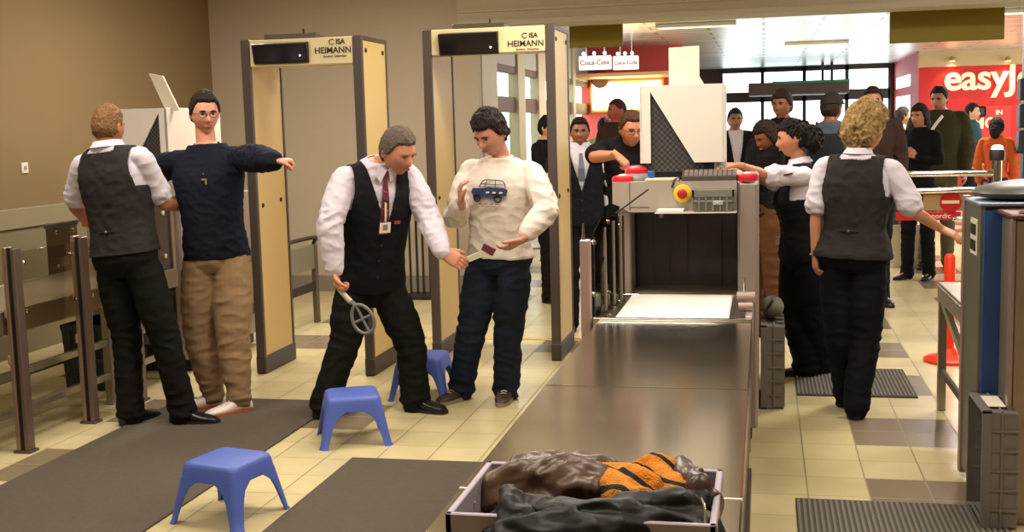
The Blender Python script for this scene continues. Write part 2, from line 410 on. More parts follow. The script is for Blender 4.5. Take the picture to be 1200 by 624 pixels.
p = P(703, 93, YC-.12)
t = thing('wall_disc', 'round brown and red disc on the cafe wall above the glowing board', 'disc', (p.x, YC-.12, p.z-.12))
MB().lathe((p.x, YC, p.z), [(.14, 0), (.14, -.12), (.12, -.14)], 24, axis='Y').build('rim', mat('disc_red', '#9e2c28', .5), t)
MB().lathe((p.x, YC-.141, p.z), [(.11, 0), (.11, -.006)], 24, axis='Y').build('face', mat('disc_brown', '#8a6a52', .5, var=.4, vscale=9), t)
# cafe counter
a = G(690, 215, .0); t = thing('cafe_counter', 'dark red counter under the glowing board', 'counter', (cl+.9, YC-1.4, 0))
MB().box((cl+.1, YC-1.6, 0), (cl+2., YC-1.0, 1.02), .02).build('body', mat('counter_red', '#7a2a26', .5), t); MB().box((cl+.05, YC-1.66, 1.02), (cl+2.05, YC-.96, 1.06), .01).build('counter_top', STEEL, t)

# ================================================================ LIGHTS
bg = bpy.data.worlds.new('World'); bpy.context.scene.world = bg; bg.use_nodes = True
bg.node_tree.nodes['Background'].inputs[0].default_value = (.86, .95, 1, 1); bg.node_tree.nodes['Background'].inputs[1].default_value = 5.0
LW = mat('diffuser_warm', '#ffe9bd', .5, emit=2.5)
def ceil_light(x, y, z, sx, sy, e, lab, col=(1, .91, .82), grp='ceiling lights'):
    t = thing('ceiling_light', lab, 'light', (x, y, z), grp)
    MB().box((x-sx/2-.03, y-sy/2-.03, z-.05), (x+sx/2+.03, y+sy/2+.03, z), .008).build('frame', WHITEP, t)
    MB().box((x-sx/2, y-sy/2, z-.056), (x+sx/2, y+sy/2, z-.05)).build('diffuser', LW, t)
    l = bpy.data.lights.new('area', 'AREA'); l.shape = 'RECTANGLE'; l.size = sx; l.size_y = sy; l.energy = e; l.color = col
    o = bpy.data.objects.new('area_light', l); C.objects.link(o); o.location = (x, y, z-.07)
for x, w in ((-3.4, 'left'), (-.9, 'middle'), (1.8, 'right')):
    for y, n, ee in ((2.0, 'nearest', 40), (5.0, 'second', 52), (8.2, 'farthest', 100)):
        if y > 8 and w == 'middle': y, ee = 6.9, 50
        ceil_light(x, y, HC, 1.2, .6, ee, 'warm ceiling light panel, %s of the %s row' % (n, w))
for x, y in ((-.8, 14.5), (2.5, 14.5), (.8, 19), (4.5, 19)):
    ceil_light(x, y, HH, .9, .12, 90, 'hall ceiling light at %s of the %s pair' % ('left' if x < 1 else 'right', 'near' if y < 16 else 'far'), (1, .95, .92), 'hall ceiling lights')
# ================================================================ CAMERA
cd = bpy.data.cameras.new('camera'); cd.sensor_width = 36; cd.lens = FPX/1200*36; cd.clip_end = 200
cam = bpy.data.objects.new('camera', cd); C.objects.link(cam)
# rows of the basis -> camera axes in world space
R = Matrix(((BX.x, BX.y, -BX.z), (BY.x, BY.y, -BY.z), (BZ.x, BZ.y, -BZ.z)))
cam.matrix_world = Matrix.Translation(CAM) @ R.to_4x4()
bpy.context.scene.camera = cam
vs = bpy.context.scene.view_settings; vs.view_transform = 'Standard'; vs.look = 'None'; vs.gamma = 1; vs.exposure = 0; vs.use_curve_mapping = False
# ================================================================ SECURITY GATES
def gate(Y0, pl, pr, lab, ptxt, dl, dr, depth):
    X0 = P(*pl, Y0).x; X1 = P(*pr, Y0).x; H = (P(*pl, Y0).z+P(*pr, Y0).z)/2; w = .062; Y1 = Y0+depth
    t = thing('metal_detector_gate', lab, 'metal detector', ((X0+X1)/2, Y0+depth/2, 0), 'walk through metal detector gates')
    for xa, s in ((X0, 1), (X1-w, -1)):
        p = MB().box((xa+.006, Y0+.03, .11), (xa+w-.006, Y1-.03, H-.02), .006).build('side_panel', CREAM, t)
        q = MB(); q.box((xa, Y0, 0), (xa+w, Y0+.034, H), .006); q.box((xa, Y1-.034, 0), (xa+w, Y1, H), .006)
        q.box((xa, Y0+.03, H-.03), (xa+w, Y1-.03, H), .004)
        q.build('edge_profile', GATEDARK, p)
        MB().box((xa-.003, Y0-.004, 0), (xa+w+.003, Y1+.004, .12), .008).build('base_shoe', mat('gate_shoe', '#3a302b', .5), p)
        for y, z in ((Y0+.10, 1.12), (Y1-.12, 1.14), (Y0+.09, H-.09), (Y1-.09, H-.09)):
            for xs, dx in ((xa+.006, -1), (xa+w-.006, 1)):
                MB().lathe((xs, y, z), [(.016, 0), (.016, dx*.004), (.010, dx*.009)], 12, axis='X').build('bolt', BLACK, p)
    zb = H-.175
    MB().box((X0+w, Y0+.002, zb), (X1-w, Y0+.20, H-.004), .006).build('head_unit', CREAM2, t)
    q = MB().box((X0+w, Y0+.2, zb+.04), (X1-w, Y1-.02, H-.01), .004).build('top_panel', CREAM, t)
    a = P(*dl, Y0-.02); b = P(*dr, Y0-.02)
    d = MB(); d.prism([(a.x, Y0+.001, a.z), (a.x, Y0-.045, a.z-.01), (a.x, Y0-.015, b.z), (a.x, Y0+.001, b.z)], (b.x-a.x, 0, 0))
    d = d.build('display_box', BLACK, t)
    MB().prism([(a.x+.012, Y0-.0440, a.z-.02), (a.x+.012, Y0-.047, a.z-.02), (a.x+.012, Y0-.021, b.z+.012), (a.x+.012, Y0-.018, b.z+.012)], (b.x-a.x-.024, 0, 0)).build('screen', DARKSCR, d)
    MB().sphere((b.x-.05, Y0-.026, b.z+.045), .007, 8).build('status_light', mat('status_white', '#fff6e0', .4, emit=4), d)
    xm = a.x+(b.x-a.x)*.62
    c = MB().box((xm-.17, Y0+.02, H-.004), (xm+.19, Y0+.17, H+.028), .006).build('control_box', DARKSTEEL, t)
    MB().tube([(xm+.08, Y0+.08, H+.02), (xm+.08, Y0+.08, H+.06)], .007, 8).build('antenna', BLACK, c)
    INK = mat('ink_dark', '#3c3428', .6)
    q = P(*ptxt, Y0)
    text('HEIMANN', .055, frontM((q.x, Y0-.001, q.z)), .001, .0008, 'brand_lettering', INK, t)
    text('Systems  Detection', .020, frontM((q.x+.012, Y0-.001, q.z-.036)), .001, .0, 'small_lettering', INK, t)
    text('ISA', .044, frontM((q.x+.052, Y0-.001, q.z+.052)), .001, .0012, 'logo_lettering', INK, t)
    MB().tube([(q.x-.005+.018*math.cos(k), Y0-.001, q.z+.053+.016*math.sin(k)) for k in np.linspace(.6, 5.6, 14)], .0028, 6).build('logo_ring', INK, t)
    return t
gate(7.13, (281, 48), (423, 40), 'cream walk through metal detector behind the man in the navy sweater', (390, 59), (296, 51), (361, 73), .52)
gate(7.72, (494, 35), (649, 28), 'cream walk through metal detector behind the man in the white sweatshirt', (616, 51), (514, 39), (584, 63), .58)

# ================================================================ STOOLS
BLUEP = mat('blue_plastic', '#5065b6', .42, bump=.03, bscale=120, var=.06, vscale=12)
def rsq(h, r, n=5):
    pts = []
    for k, (sx, sy) in enumerate(((1, 1), (-1, 1), (-1, -1), (1, -1))):
        for i in range(n+1):
            a = k*PI/2 + i/n*PI/2
            pts.append(((h-r)*sx+r*math.cos(a), (h-r)*sy+r*math.sin(a)))
    return pts
def stool_proto():
    t = thing('plastic_stool', 'x', 'stool', (0, 0, 0), 'blue plastic stools', world=False)
    rings = []
    for h, z, r in ((.02, .2585, .008), (.108, .257, .03), (.122, .254, .034), (.133, .246, .036), (.138, .232, .036), (.146, .185, .036), (.1465, .180, .036), (.140, .182, .034), (.132, .235, .032), (.10, .248, .03), (.02, .250, .008)):
        rings.append([(x, y, z) for x, y in rsq(h, r)])
    MB().loft(rings).build('seat', BLUEP, t, smooth=40)
    for k in range(4):
        c, s = [(1, 1), (-1, 1), (-1, -1), (1, -1)][k]
        outer = []; inner = []
        zs = [.196, .176, .150, .11, .06, .012, 0]
        ws = [.125, .098, .066, .052, .045, .040, .044]
        rr = []
        for z, w in zip(zs, ws):
            h = .1385+(.232-z)*.19; 
            if z == 0: h += .004
            def ring(h, r, w):
                pp = [(h-w, h)] if 0 else []
                pts = [(h-w, h), (h-r, h)]
                pts += [(h-r+r*math.sin(a), h-r+r*math.cos(a)) for a in np.linspace(.2, PI/2-.2, 4)]
                pts += [(h, h-r), (h, h-w)]
                return pts
            o = ring(h, .034, max(w, .036)); i_ = ring(h-.010, .026, max(w, .036)-.010)[::-1]
            rr.append([(x*c, y*s, z) for x, y in o+i_])
        MB().loft(rr).build('leg', BLUEP, t, smooth=35)
    return t
stool = stool_proto()
def stool_at(a, b, c, d, lab, first=False):
    p = [G(*q) for q in (a, b, c, d) if q]; ctr = sum(p, Vector())/len(p)
    return ctr
s1 = (G(283, 624)+G(211, 610)+G(330, 600)+G(258, 585))/4; r1 = math.atan2(*(G(330, 600)-G(283, 624)).yx)
s2 = (G(387, 527)+G(448, 522))/2; dv = (G(448, 522)-G(387, 527)).xy.normalized(); s2 = s2+Vector((-dv.y, dv.x, 0))*.155; r2 = math.atan2(dv.y, dv.x)
s3 = G(488, 471)+Vector((.0, .17, 0)); r3 = .04
stool.location = s1; stool.rotation_euler = (0, 0, r1); stool['label'] = 'blue plastic stool nearest the camera, standing between the two dark mats'
dup(stool, s2, r2, 'blue plastic stool in front of the leaning guard with the hand wand')
dup(stool, s3, r3, 'blue plastic stool behind the shoe of the leaning guard, left of the man in jeans')

# ================================================================ MATS
CARPET = mat('carpet_brown', '#5f5547', .95, bump=.9, bscale=260, var=.14, vscale=30)
def slab(name, pts, h, m, lab, cat, grp=None):
    o = MB().prism([(x, y, 0.001) for x, y in pts], (0, 0, h)).build(name, m); tag(o, lab, cat, grp); return o
a = G(360, 500); b = G(180, 612)
slab('floor_mat', [(-3.46, 2.6), (-2.46, 2.6), (-2.46, 6.42), (-3.46, 6.42)], .008, CARPET, 'dark brown carpet mat under the guard seen from behind', 'mat')
slab('floor_mat', [(-1.97, 2.2), (-.60, 2.2), (-.60, 5.28), (-1.97, 5.28)], .008, CARPET, 'dark brown carpet mat beside the steel table', 'mat')
def ribmat(x0, y0, x1, y1, lab):
    t = thing('ribbed_mat', lab, 'mat', ((x0+x1)/2, (y0+y1)/2, 0), 'ribbed rubber mats')
    MB().box((x0, y0, .001), (x1, y1, .008), .002).build('base', mat('ribmat_base', '#45403a', .85), t)
    q = MB(); n = int((x1-x0)/.022)
    for k in range(n):
        x = x0+.006+k*.022; q.box((x, y0+.012, .008), (x+.011, y1-.012, .012))
    q.build('ribs', mat('ribmat_rib', '#6b6459', .8), t)
ribmat(.13, 3.2, .93, 4.93, 'ribbed rubber mat at the bottom edge beside the steel table')
ribmat(.19, 6.85, .86, 7.62, 'ribbed rubber mat between the two women in black trousers')

# ================================================================ X-RAY SCANNERS
HOUSE = mat('scanner_housing', '#b8ab9d', .42, .25, bump=.02, var=.04)
HOUSE2 = mat('scanner_frame', '#a3958a', .4, .35)
TUNNEL = mat('tunnel_black', '#2a2322', .6)
CURT = mat('lead_curtain', '#3b302e', .55, bump=.03)
def perforated():
    m = mat('perforated_dark', '#3d3b38', .6); nt = m.node_tree; N = nt.nodes; L = nt.links; b = N['Principled BSDF']
    tc = N.new('ShaderNodeTexCoord'); mp = N.new('ShaderNodeMapping'); mp.inputs['Scale'].default_value = (70, 70, 70); L.new(tc.outputs['Object'], mp.inputs[0])
    ck = N.new('ShaderNodeTexChecker'); ck.inputs['Scale'].default_value = 1; ck.inputs[1].default_value = lin('#4a4744'); ck.inputs[2].default_value = lin('#262422')
    L.new(mp.outputs[0], ck.inputs[0]); L.new(ck.outputs[0], b.inputs['Base Color']); return m
PERF = perforated()
def scanner(X0, X1, Y0, Y1, lab, mirror, zt=1.315, flip_tilt=0., wall_side=False, zbelt=.74):
    t = thing('xray_scanner', lab, 'x-ray scanner', ((X0+X1)/2, (Y0+Y1)/2, 0), 'x-ray scanners')
    W = X1-X0; sx = (lambda a: X0+a) if not mirror else (lambda a: X1-a)
    def bx(m, xa, xb, y0, y1, z0, z1, bev=.006): 
        p, q = sorted((sx(xa), sx(xb))); m.box((p, y0, z0), (q, y1, z1), bev)
    wl_, wr_ = .075, .095; ztun = zt-.15
    m = MB(); bx(m, 0, wl_, Y0+(.02 if mirror else .25), Y1, .1, ztun+.01); bx(m, W-wr_, W, Y0, Y1, .1, zt-.01, .012)
    bx(m, .004, W-.004, Y0+.5, Y1-.004, .1, zbelt-.04)
    if not mirror: bx(m, .02, wl_+.005, Y0+.04, Y0+.245, .3, ztun)
    m.build('side_housing', HOUSE2, t)
    m = MB(); bx(m, wl_-.01, W-wr_+.005, Y0+.03, Y1, ztun, zt-.012)
    m.build('top_housing', HOUSE, t)
    m = MB()       # front console with chamfered lower end
    pts = [(0, zt), (W-wr_-.003, zt), (W-wr_-.003, ztun+.002), (.085, ztun+.002), (.028, ztun+.035), (0, ztun+.045)]
    m.prism([(sx(x), Y0-.012, z) for x, z in pts], (0, .3, 0)); m.build('front_console', HOUSE, t)
    m = MB(); bx(m, .083, .086, Y0-.014, Y0-.011, ztun+.01, zt-.005, 0); bx(m, .086, .18, Y0-.014, Y0-.011, ztun+.026, ztun+.028, 0); m.build('panel_seam', DARKSTEEL, t)
    m = MB(); bx(m, wl_, wl_+.012, Y0+.3, Y0+.32, zbelt, ztun); bx(m, W-wr_-.012, W-wr_, Y0+.3, Y0+.32, zbelt, ztun); bx(m, wl_+.01, W-wr_-.01, Y1-.03, Y1-.01, zbelt, ztun)
    m.build('tunnel_lining', TUNNEL, t)
    n = 6; xs = np.linspace(wl_+.002, W-wr_-.002, n+1); m = MB()
    for k in range(n):
        a, b = sx(xs[k]), sx(xs[k+1]); rr = []
        for z in np.linspace(ztun-.005, zbelt+.012, 7):
            yo = Y0+.36+(k % 2)*.012+.006*math.sin(z*9+k)
            rr.append([(a, yo, z), (b, yo, z), (b, yo+.004, z), (a, yo+.004, z)])
        m.loft(rr)
    m.build('lead_curtain', CURT, t, fix=True)
    m = MB(); bx(m, wl_+.004, W-wr_-.004, Y0+.02, Y1-.05, zbelt-.02, zbelt+.016, .004); m.build('belt', mat('belt_dark', '#6d6450', .6), t)
    m = MB(); bx(m, .03, W-.03, Y0+.1, Y1-.05, .02, .1, .004); m.build('plinth', BLACK, t)
    for (a, y) in ((.07, Y0+.16), (W-.07, Y0+.16), (.07, Y1-.12), (W-.07, Y1-.12)):
        MB().lathe((sx(a), y, 0), [(.03, 0), (.03, .02), (.012, .025), (.012, .06)], 12).build('foot', BLACK, t)
    for a in (.045, W-.05):      # red indicator lamps on the corners
        c = MB(); c.lathe((sx(a), Y0+.05, zt-.005), [(.052, 0), (.054, .018), (.05, .03), (.03, .036)], 20)
        c = c.build('warning_lamp', mat('lamp_red', '#d02433', .3), t, smooth=40)
        MB().sphere((sx(a), Y0+.035, zt+.03), .016, 10, sc=(1.4, 1, .5)).build('lamp_lens', WHITEP, c)
    # hood
    h0, h1 = (.125, .535) if not mirror else (X1-P(195, 150, Y0+.12).x, X1-P(118, 150, Y0+.12).x); y0, y1 = Y0+.12, Y0+.50; z0, z1 = zt+.085, zt+.465
    if mirror: y1 = y0+.8
    hd = MB(); bx(hd, h0, h1, y1-.012, y1, z0-.045, z1); bx(hd, h0, h1, y0, y1, z1-.012, z1); bx(hd, h0, h0+.012, y0, y1, z0-.0, z1, .003); bx(hd, h1-.012, h1, y0, y1, z0, z1, .003)
    hd.prism([(sx(x), y0, z) for x, z in ((h0, z0), (h0, z1), (h1, z1), (h1, z0), (h0+.265, z0), (h0+.052, z1-.03), (h0+.052, z0))], (0, .012, 0))
    hd = hd.build('monitor_hood', mat('hood_white', '#e3dbcf', .5, bump=.02), t)
    m = MB(); m.prism([(sx(x), y0+.02, z) for x, z in ((h0+.02, z0-.045), (h0+.02, z1-.02), (h1-.1, z1-.02), (h1-.1, z0-.045))], (0, .01, 0)); m.build('perforated_panel', PERF, hd)
    m = MB(); bx(m, h0+.05, h1-.05, y0+.03, y1-.02, zt-.006, z0-.0, .006); m.build('monitor_base', BLACK, hd)
    # flap
    fx0, fx1 = h0-.05, h0+.05
    q = MB(); yq = y1-.06 if not mirror else y0+.1
    pts = [(fx0, z1-.02), (fx0+flip_tilt, z1+.215), (fx1+flip_tilt, z1+.235 if mirror else z1+.215), (fx1, z1-.02)]
    if not mirror: pts = [(.245, z1-.02), (.245, z1+.20), (.40, z1+.205), (.40, z1+.05), (.44, z1-.02)]
    q.prism([(sx(x), yq, z) for x, z in pts], (0, .014, 0)); q.build('hood_flap', mat('flap_white', '#ddd3bd', .55), hd)
    if not mirror:
        e = P(800, 227, Y0-.012)
        b = MB().lathe((e.x, Y0-.01, e.z), [(.044, 0), (.044, -.012), (.036, -.016)], 20, axis='Y').build('emergency_stop', mat('stop_yellow', '#e2c321', .4), t, smooth=40)
        MB().lathe((e.x, Y0-.024, e.z), [(.012, .01), (.012, -.012), (.022, -.014), (.024, -.022), (.016, -.028)], 16, axis='Y').build('push_button', RED, b, smooth=50)
    return t
MX0, MX1, MY0 = P(718, 230, 5.7).x, P(889, 230, 5.7).x, 5.7
MX1 = P(888, 230, 5.7).x
scanner(MX0, MX1, MY0, 7.3, 'grey x-ray scanner with white hood and dark curtain at the end of the steel table', False)
L0 = P(213, 300, 7.05).x
scanner(L0-.69, L0, 7.05, 8.2, 'grey x-ray scanner with white hood behind the guard seen from behind', True, flip_tilt=.11)

# outfeed of the main scanner
TZ = .76
t = thing('conveyor_outfeed', 'short outfeed with a white belt and clear side panel in front of the dark curtain', 'conveyor', ((MX0+MX1)/2, 5.3, 0))
a = G(712, 376, TZ); 
wx0 = G(712, 376, TZ).x; wx1 = G(853, 378, TZ).x
MB().box((wx0+.02, 4.99, TZ-.03), (wx1, 5.70, TZ+.002), .006).build('belt', mat('belt_white', '#efeee8', .5), t)
MB().box((MX0-.0, 4.96, TZ-.035), (MX1-.02, 4.985, TZ+.006), .003).build('chrome_edge', CHROME, t)
for xa_, xb_ in ((MX0+.04, MX0+.13), (MX1-.13, MX1-.05)): MB().box((xa_, 5.66, TZ-.02), (xb_, 5.68, TZ+.008), .003).build('chrome_edge', CHROME, t)
MB().box((wx1+.005, 4.99, TZ-.14), (MX1-.05, 5.68, TZ-.012), .004).build('side_frame', DARKSTEEL, t); MB().box((MX0+.0, 4.99, TZ-.14), (wx0+.015, 5.68, TZ-.012), .004).build('side_frame', DARKSTEEL, t)
m = MB(); m.box((MX1-.05, 5.0, TZ-.14), (MX1-.02, 5.7, TZ+.012), .004); m.build('side_rail', PINKSTEEL, t)
for y in (5.1, 5.3, 5.5): 
    MB().lathe((MX0+.05, y, TZ-.012), [(.014, 0), (.014, .012), (.006, .016)], 10).build('bolt', CHROME, t)
MB().lathe((MX1-.05, 5.28, TZ+.05), [(.028, -.04), (.028, .04)], 16, axis='X').build('roller_end', PINKSTEEL, t)
MB().lathe((MX1-.05, 5.14, TZ+.03), [(.02, -.03), (.02, .03)], 16, axis='X').build('roller_end', PINKSTEEL, t)
MB().tube([(MX1-.06, 5.45, TZ), (MX1-.06, 5.45, TZ+.12)], .005, 8).build('pin', CHROME, t)
for x in (MX0+.04, MX1-.08):
    for y in (5.1, 5.62): MB().box((x, y, 0), (x+.045, y+.045, TZ-.13), .004).build('leg', STEEL, t)
# acrylic side guard with pink steel post
px_ = P(686, 300, 5.02).x; zp = P(686, 281, 5.02).z
MB().box((px_-.022, 5.0, 0), (px_+.022, 5.05, zp), .005).build('post', mat('pink_steel', '#c9a79b', .4, .4), t)
MB().tube([(px_-.008, 5.025, zp-.01), (px_-.008, 5.025, zp+.02), (px_-.008, 5.025, zp+.07)], [.012, .006, .004], 8).build('post_tip', CHROME, t)
gz = P(735, 252, 5.62).z; gx = MX0+.04
A = Vector((px_+.03, 5.06, 0)); B = Vector((MX0+.06, 5.66, 0)); C2 = Vector((MX0+.11, 5.55, 0))
m = MB(); q = [(A.x, A.y, TZ-.12), (A.x, A.y, zp+.03), (A.x+.02, A.y+.08, zp+.08), (B.x-.0, B.y-.06, gz+.0), (B.x, B.y-.06, TZ-.05)]
m.prism(q, (.006, -.001, 0)); m.build('clear_panel', ACRYLD, t)
m = MB()
for f in (.25, .52, .76): 
    p = A.lerp(B, f); m.box((p.x+.012, p.y-.02, TZ), (p.x+.018, p.y+.03, zp+.02+.06*f), 0)
m.build('slat', mat('slat_grey', '#8c8378', .5, .3), t)
for f, z in ((.06, zp-.02), (.06, TZ+.09), (.06, TZ-.02), (.5, zp+.05), (.5, TZ+.06), (.9, gz-.05), (.9, TZ+.04)):
    p = A.lerp(B, f); MB().sphere((p.x-.004, p.y-.01, z), .012, 10).build('bolt', CHROME, t)
MB().tube([(MX0+.045, 5.6, TZ+.0), (MX0+.045, 5.6, gz+.01)], .007, 8).build('rod', CHROME, t)
e1 = P(760, 222, 5.5); e0 = P(722, 250, 5.5)
MB().tube([e0, e1], .004, 6).build('stay_wire', BLACK, t)
# ---------------- steel table
TX0 = -.70; TX1 = P(881, 400, 4.7).x; TY0 = 1.9; TY1 = 4.955; TT = .757
t = thing('steel_table', 'long polished steel table running from the scanner towards the camera', 'table', ((TX0+TX1)/2, 3.4, 0))
def steel_top():
    m = bpy.data.materials.new('polished_table_steel'); m.use_nodes = True; nt = m.node_tree; N = nt.nodes; L = nt.links; b = N['Principled BSDF']
    b.inputs['Metallic'].default_value = 1; b.inputs['Base Color'].default_value = lin('#b3aa98')
    tc = N.new('ShaderNodeTexCoord'); mp = N.new('ShaderNodeMapping'); mp.inputs['Scale'].default_value = (90, 3, 1); L.new(tc.outputs['Object'], mp.inputs[0])
    n = N.new('ShaderNodeTexNoise'); n.inputs['Scale'].default_value = 1; L.new(mp.outputs[0], n.inputs[0])
    n2 = N.new('ShaderNodeTexNoise'); n2.inputs['Scale'].default_value = 5; n2.inputs['Detail'].default_value = 5; L.new(tc.outputs['Object'], n2.inputs[0])
    r = N.new('ShaderNodeMapRange'); r.inputs['To Min'].default_value = .15; r.inputs['To Max'].default_value = .20; L.new(n2.outputs[0], r.inputs[0]); L.new(r.outputs[0], b.inputs['Roughness'])
    bp = N.new('ShaderNodeBump'); nt.nodes.remove(bp)
    return m
ST = steel_top()
s1y = G(660, 452, TT).y; s2y = G(530, 572, TT).y
for ya, yb in ((s1y+.004, TY1), (s2y+.003, s1y-.004), (TY0, s2y-.003)):
    m = MB(); m.box((TX0, ya, TT-.03), (TX1, yb, TT), .004); m.box((TX0, ya, TT-.09), (TX0+.02, yb, TT-.03), .002); m.box((TX1-.02, ya, TT-.09), (TX1, yb, TT-.03), .002)
    m.build('table_top', ST, t)
m = MB()
m.box((TX0+.004, s1y-.004, TT-.02), (TX1-.004, s1y+.004, TT+.0015)); m.build('joint_strip', CHROME, t)
m = MB(); m.box((TX0+.0, s2y-.004, TT-.02), (TX0+.04, s2y+.004, TT+.002)); m.box((TX1-.06, s2y-.004, TT-.02), (TX1, s2y+.004, TT+.002)); m.build('joint_tab', WHITEP, t)
m = MB()
for y in (2.1, 3.0, 3.8, 4.7): m.box((TX0+.03, y, TT-.13), (TX1-.03, y+.04, TT-.09), .003)
m.box((TX1-.02, TY0, TT-.3), (TX1-.005, TY1, TT-.02), .003)
m.box((TX1-.03, 2.1, .16), (TX1-.0, 4.7, .20), .003); m.build('under_frame', DARKSTEEL, t)
for x in (TX0+.05, TX1-.05):
    for y in (2.15, 3.4, 4.65): MB().box((x-.022, y, 0), (x+.022, y+.045, TT-.09), .004).build('leg', DARKSTEEL, t)

# ================================================================ CRATES
def crate_mesh(L_, W_, H_, m, t, wall=.006):
    """open tray standing on its base, centre of base at origin"""
    a, b = L_/2, W_/2; q = MB(); HT = H_; H_ = H_-.004
    q.box((-a+.012, -b+.012, 0), (a-.012, b-.012, .008))
    for s in (1, -1):
        q.prism([(s*(a-.014), -b+.014, 0), (s*(a-.014-wall), -b+.014, 0), (s*(a-.004-wall), -b+.004, H_), (s*(a-.004), -b+.004, H_)], (0, 0, 0)) if 0 else None
        q.add([(s*(a-.014), -b+.012, 0), (s*(a-.014), b-.012, 0), (s*(a-.004), b-.004, H_), (s*(a-.004), -b+.004, H_),
               (s*(a-.014-wall), -b+.012, 0), (s*(a-.014-wall), b-.012, 0), (s*(a-.004-wall), b-.004, H_), (s*(a-.004-wall), -b+.004, H_)],
              [(0, 1, 2, 3), (4, 5, 6, 7), (0, 1, 5, 4), (2, 3, 7, 6), (1, 2, 6, 5), (0, 3, 7, 4)])
        q.add([(-a+.012, s*(b-.014), 0), (a-.012, s*(b-.014), 0), (a-.004, s*(b-.004), H_), (-a+.004, s*(b-.004), H_),
               (-a+.012, s*(b-.014-wall), 0), (a-.012, s*(b-.014-wall), 0), (a-.004, s*(b-.004-wall), H_), (-a+.004, s*(b-.004-wall), H_)],
              [(0, 1, 2, 3), (4, 5, 6, 7), (0, 1, 5, 4), (2, 3, 7, 6), (1, 2, 6, 5), (0, 3, 7, 4)])
    q = q.build('tray_body', m, t)
    r = MB(); H_ = HT
    for s in (1, -1):
        r.box((min(s*(a-.012), s*a), -b, H_-.035), (max(s*(a-.012), s*a), b, H_), .002)
        r.box((-a, min(s*(b-.012), s*b), H_-.035), (a, max(s*(b-.012), s*b), H_), .002)
        r.box((min(s*(a-.014), s*(a-.002)), -b+.01, H_*.42), (max(s*(a-.014), s*(a-.002)), b-.01, H_*.42+.01), .002)
        r.box((-a+.01, min(s*(b-.014), s*(b-.002)), H_*.42), (a-.01, max(s*(b-.014), s*(b-.002)), H_*.42+.01), .002)
        for f in (-.66, -.33, 0, .33, .66):
            r.box((a*f-.005, min(s*(b-.014), s*(b-.001)), 0.004), (a*f+.005, max(s*(b-.014), s*(b-.001)), H_-.03), .001)
        for f in (-.5, 0, .5):
            r.box((min(s*(a-.014), s*(a-.001)), b*f-.005, 0.004), (max(s*(a-.014), s*(a-.001)), b*f+.005, H_-.03), .001)
    r.build('rim_and_ribs', m, t)
    return q
# crate on its end, right of the bottom edge
BINLT = mat('crate_light_grey', '#9a8f8a', .5, var=.05)
zc = P(1150, 482, 4.64).z
t = thing('crate', 'grey plastic crate stood on end in front of the blue panel', 'crate', (.885, 4.66, 0), world=False, group='grey crates on end')
crate_mesh(zc, .335, .135, GREYP, t)
for ch in t.children: ch.rotation_euler = (0, -PI/2, 0)
for ch in list(t.children):
    ch.location = (.0675, 0, zc/2); 
t.location = (P(1150, 550, 4.64).x+.068, 4.64+.168, 0)
q = MB().box((-.035, -.10, zc+.0005), (.03, .08, zc+.003), .001).build('label_plate', WHITEP, t)
zc2 = P(897, 380, 6.55).z
t2 = thing('crate', 'grey plastic crate stood on end between the scanner and the woman with dark hair', 'crate', (0, 6.6, 0), world=False, group='grey crates on end')
crate_mesh(zc2, .50, .13, GREYP, t2)
for ch in list(t2.children):
    ch.rotation_euler = (0, -PI/2, 0); ch.location = (.065, 0, zc2/2)
xc = P(898, 440, 6.45).x+.035; t2.location = (xc, 6.5+.25, 0)
# grey tote of items on that crate
t = thing('folded_bag', 'dull green grey bag lying on the crate behind the scanner', 'bag', (xc+.04, 6.8, zc2))
MB().sphere((xc+.0, 6.78, zc2+.062), .09, 16, sc=(.72, 1.7, .68)).build('bag_body', mat('bag_grey_green', '#6e6c58', .8, bump=.3, bscale=20), t, smooth=60)
MB().tube([(xc-.04, 6.62, zc2+.06), (xc+.0, 6.66, zc2+.115), (xc+.02, 6.8, zc2+.13), (xc+.03, 6.92, zc2+.08)], .010, 8, sub=4, flat=.4).build('strap', BLACK, t)
# small tray on the scanner console
za = P(835, 248, MY0-.1).z; xa = P(812, 240, MY0-.05).x; xb = P(861, 240, MY0-.05).x
LEDGE = MB(); 
t = thing('small_tray', 'small grey tray with a white label on the ledge of the scanner', 'tray', ((xa+xb)/2, MY0-.07, za), world=False)
crate_mesh(xb-xa, .12, P(835, 222, MY0-.1).z-za, mat('tray_green_grey', '#77756a', .5), t)
MB().box((.0, -.0615, .035), (.045, -.0600, .052)).build('paper_label', WHITEPAPER, t)
text('ACAD', .016, frontM((.022, -.062, .043)), .0004, 0, 'lettering', BLACK, t)
t = thing('scanner_ledge', 'thin steel ledge below the scanner console holding the small tray', 'shelf', (0, MY0-.01, za))
MB().box((P(770, 240, MY0).x, MY0-.15, za-.006), (P(864, 240, MY0).x, MY0-.0125, za-.0005), .002).build('shelf_plate', HOUSE, t)
MB().box((P(770, 240, MY0).x+.02, MY0-.10, za-.03), (P(770, 240, MY0).x+.03, MY0-.0125, za-.006)).build('bracket', HOUSE2, t)
o = MB().box((P(772, 240, MY0).x, MY0-.13, za), (P(803, 240, MY0).x, MY0-.03, za+.012), .002).build('paper_pad', WHITEPAPER); tag(o, 'small white pad of paper on the scanner ledge', 'paper')
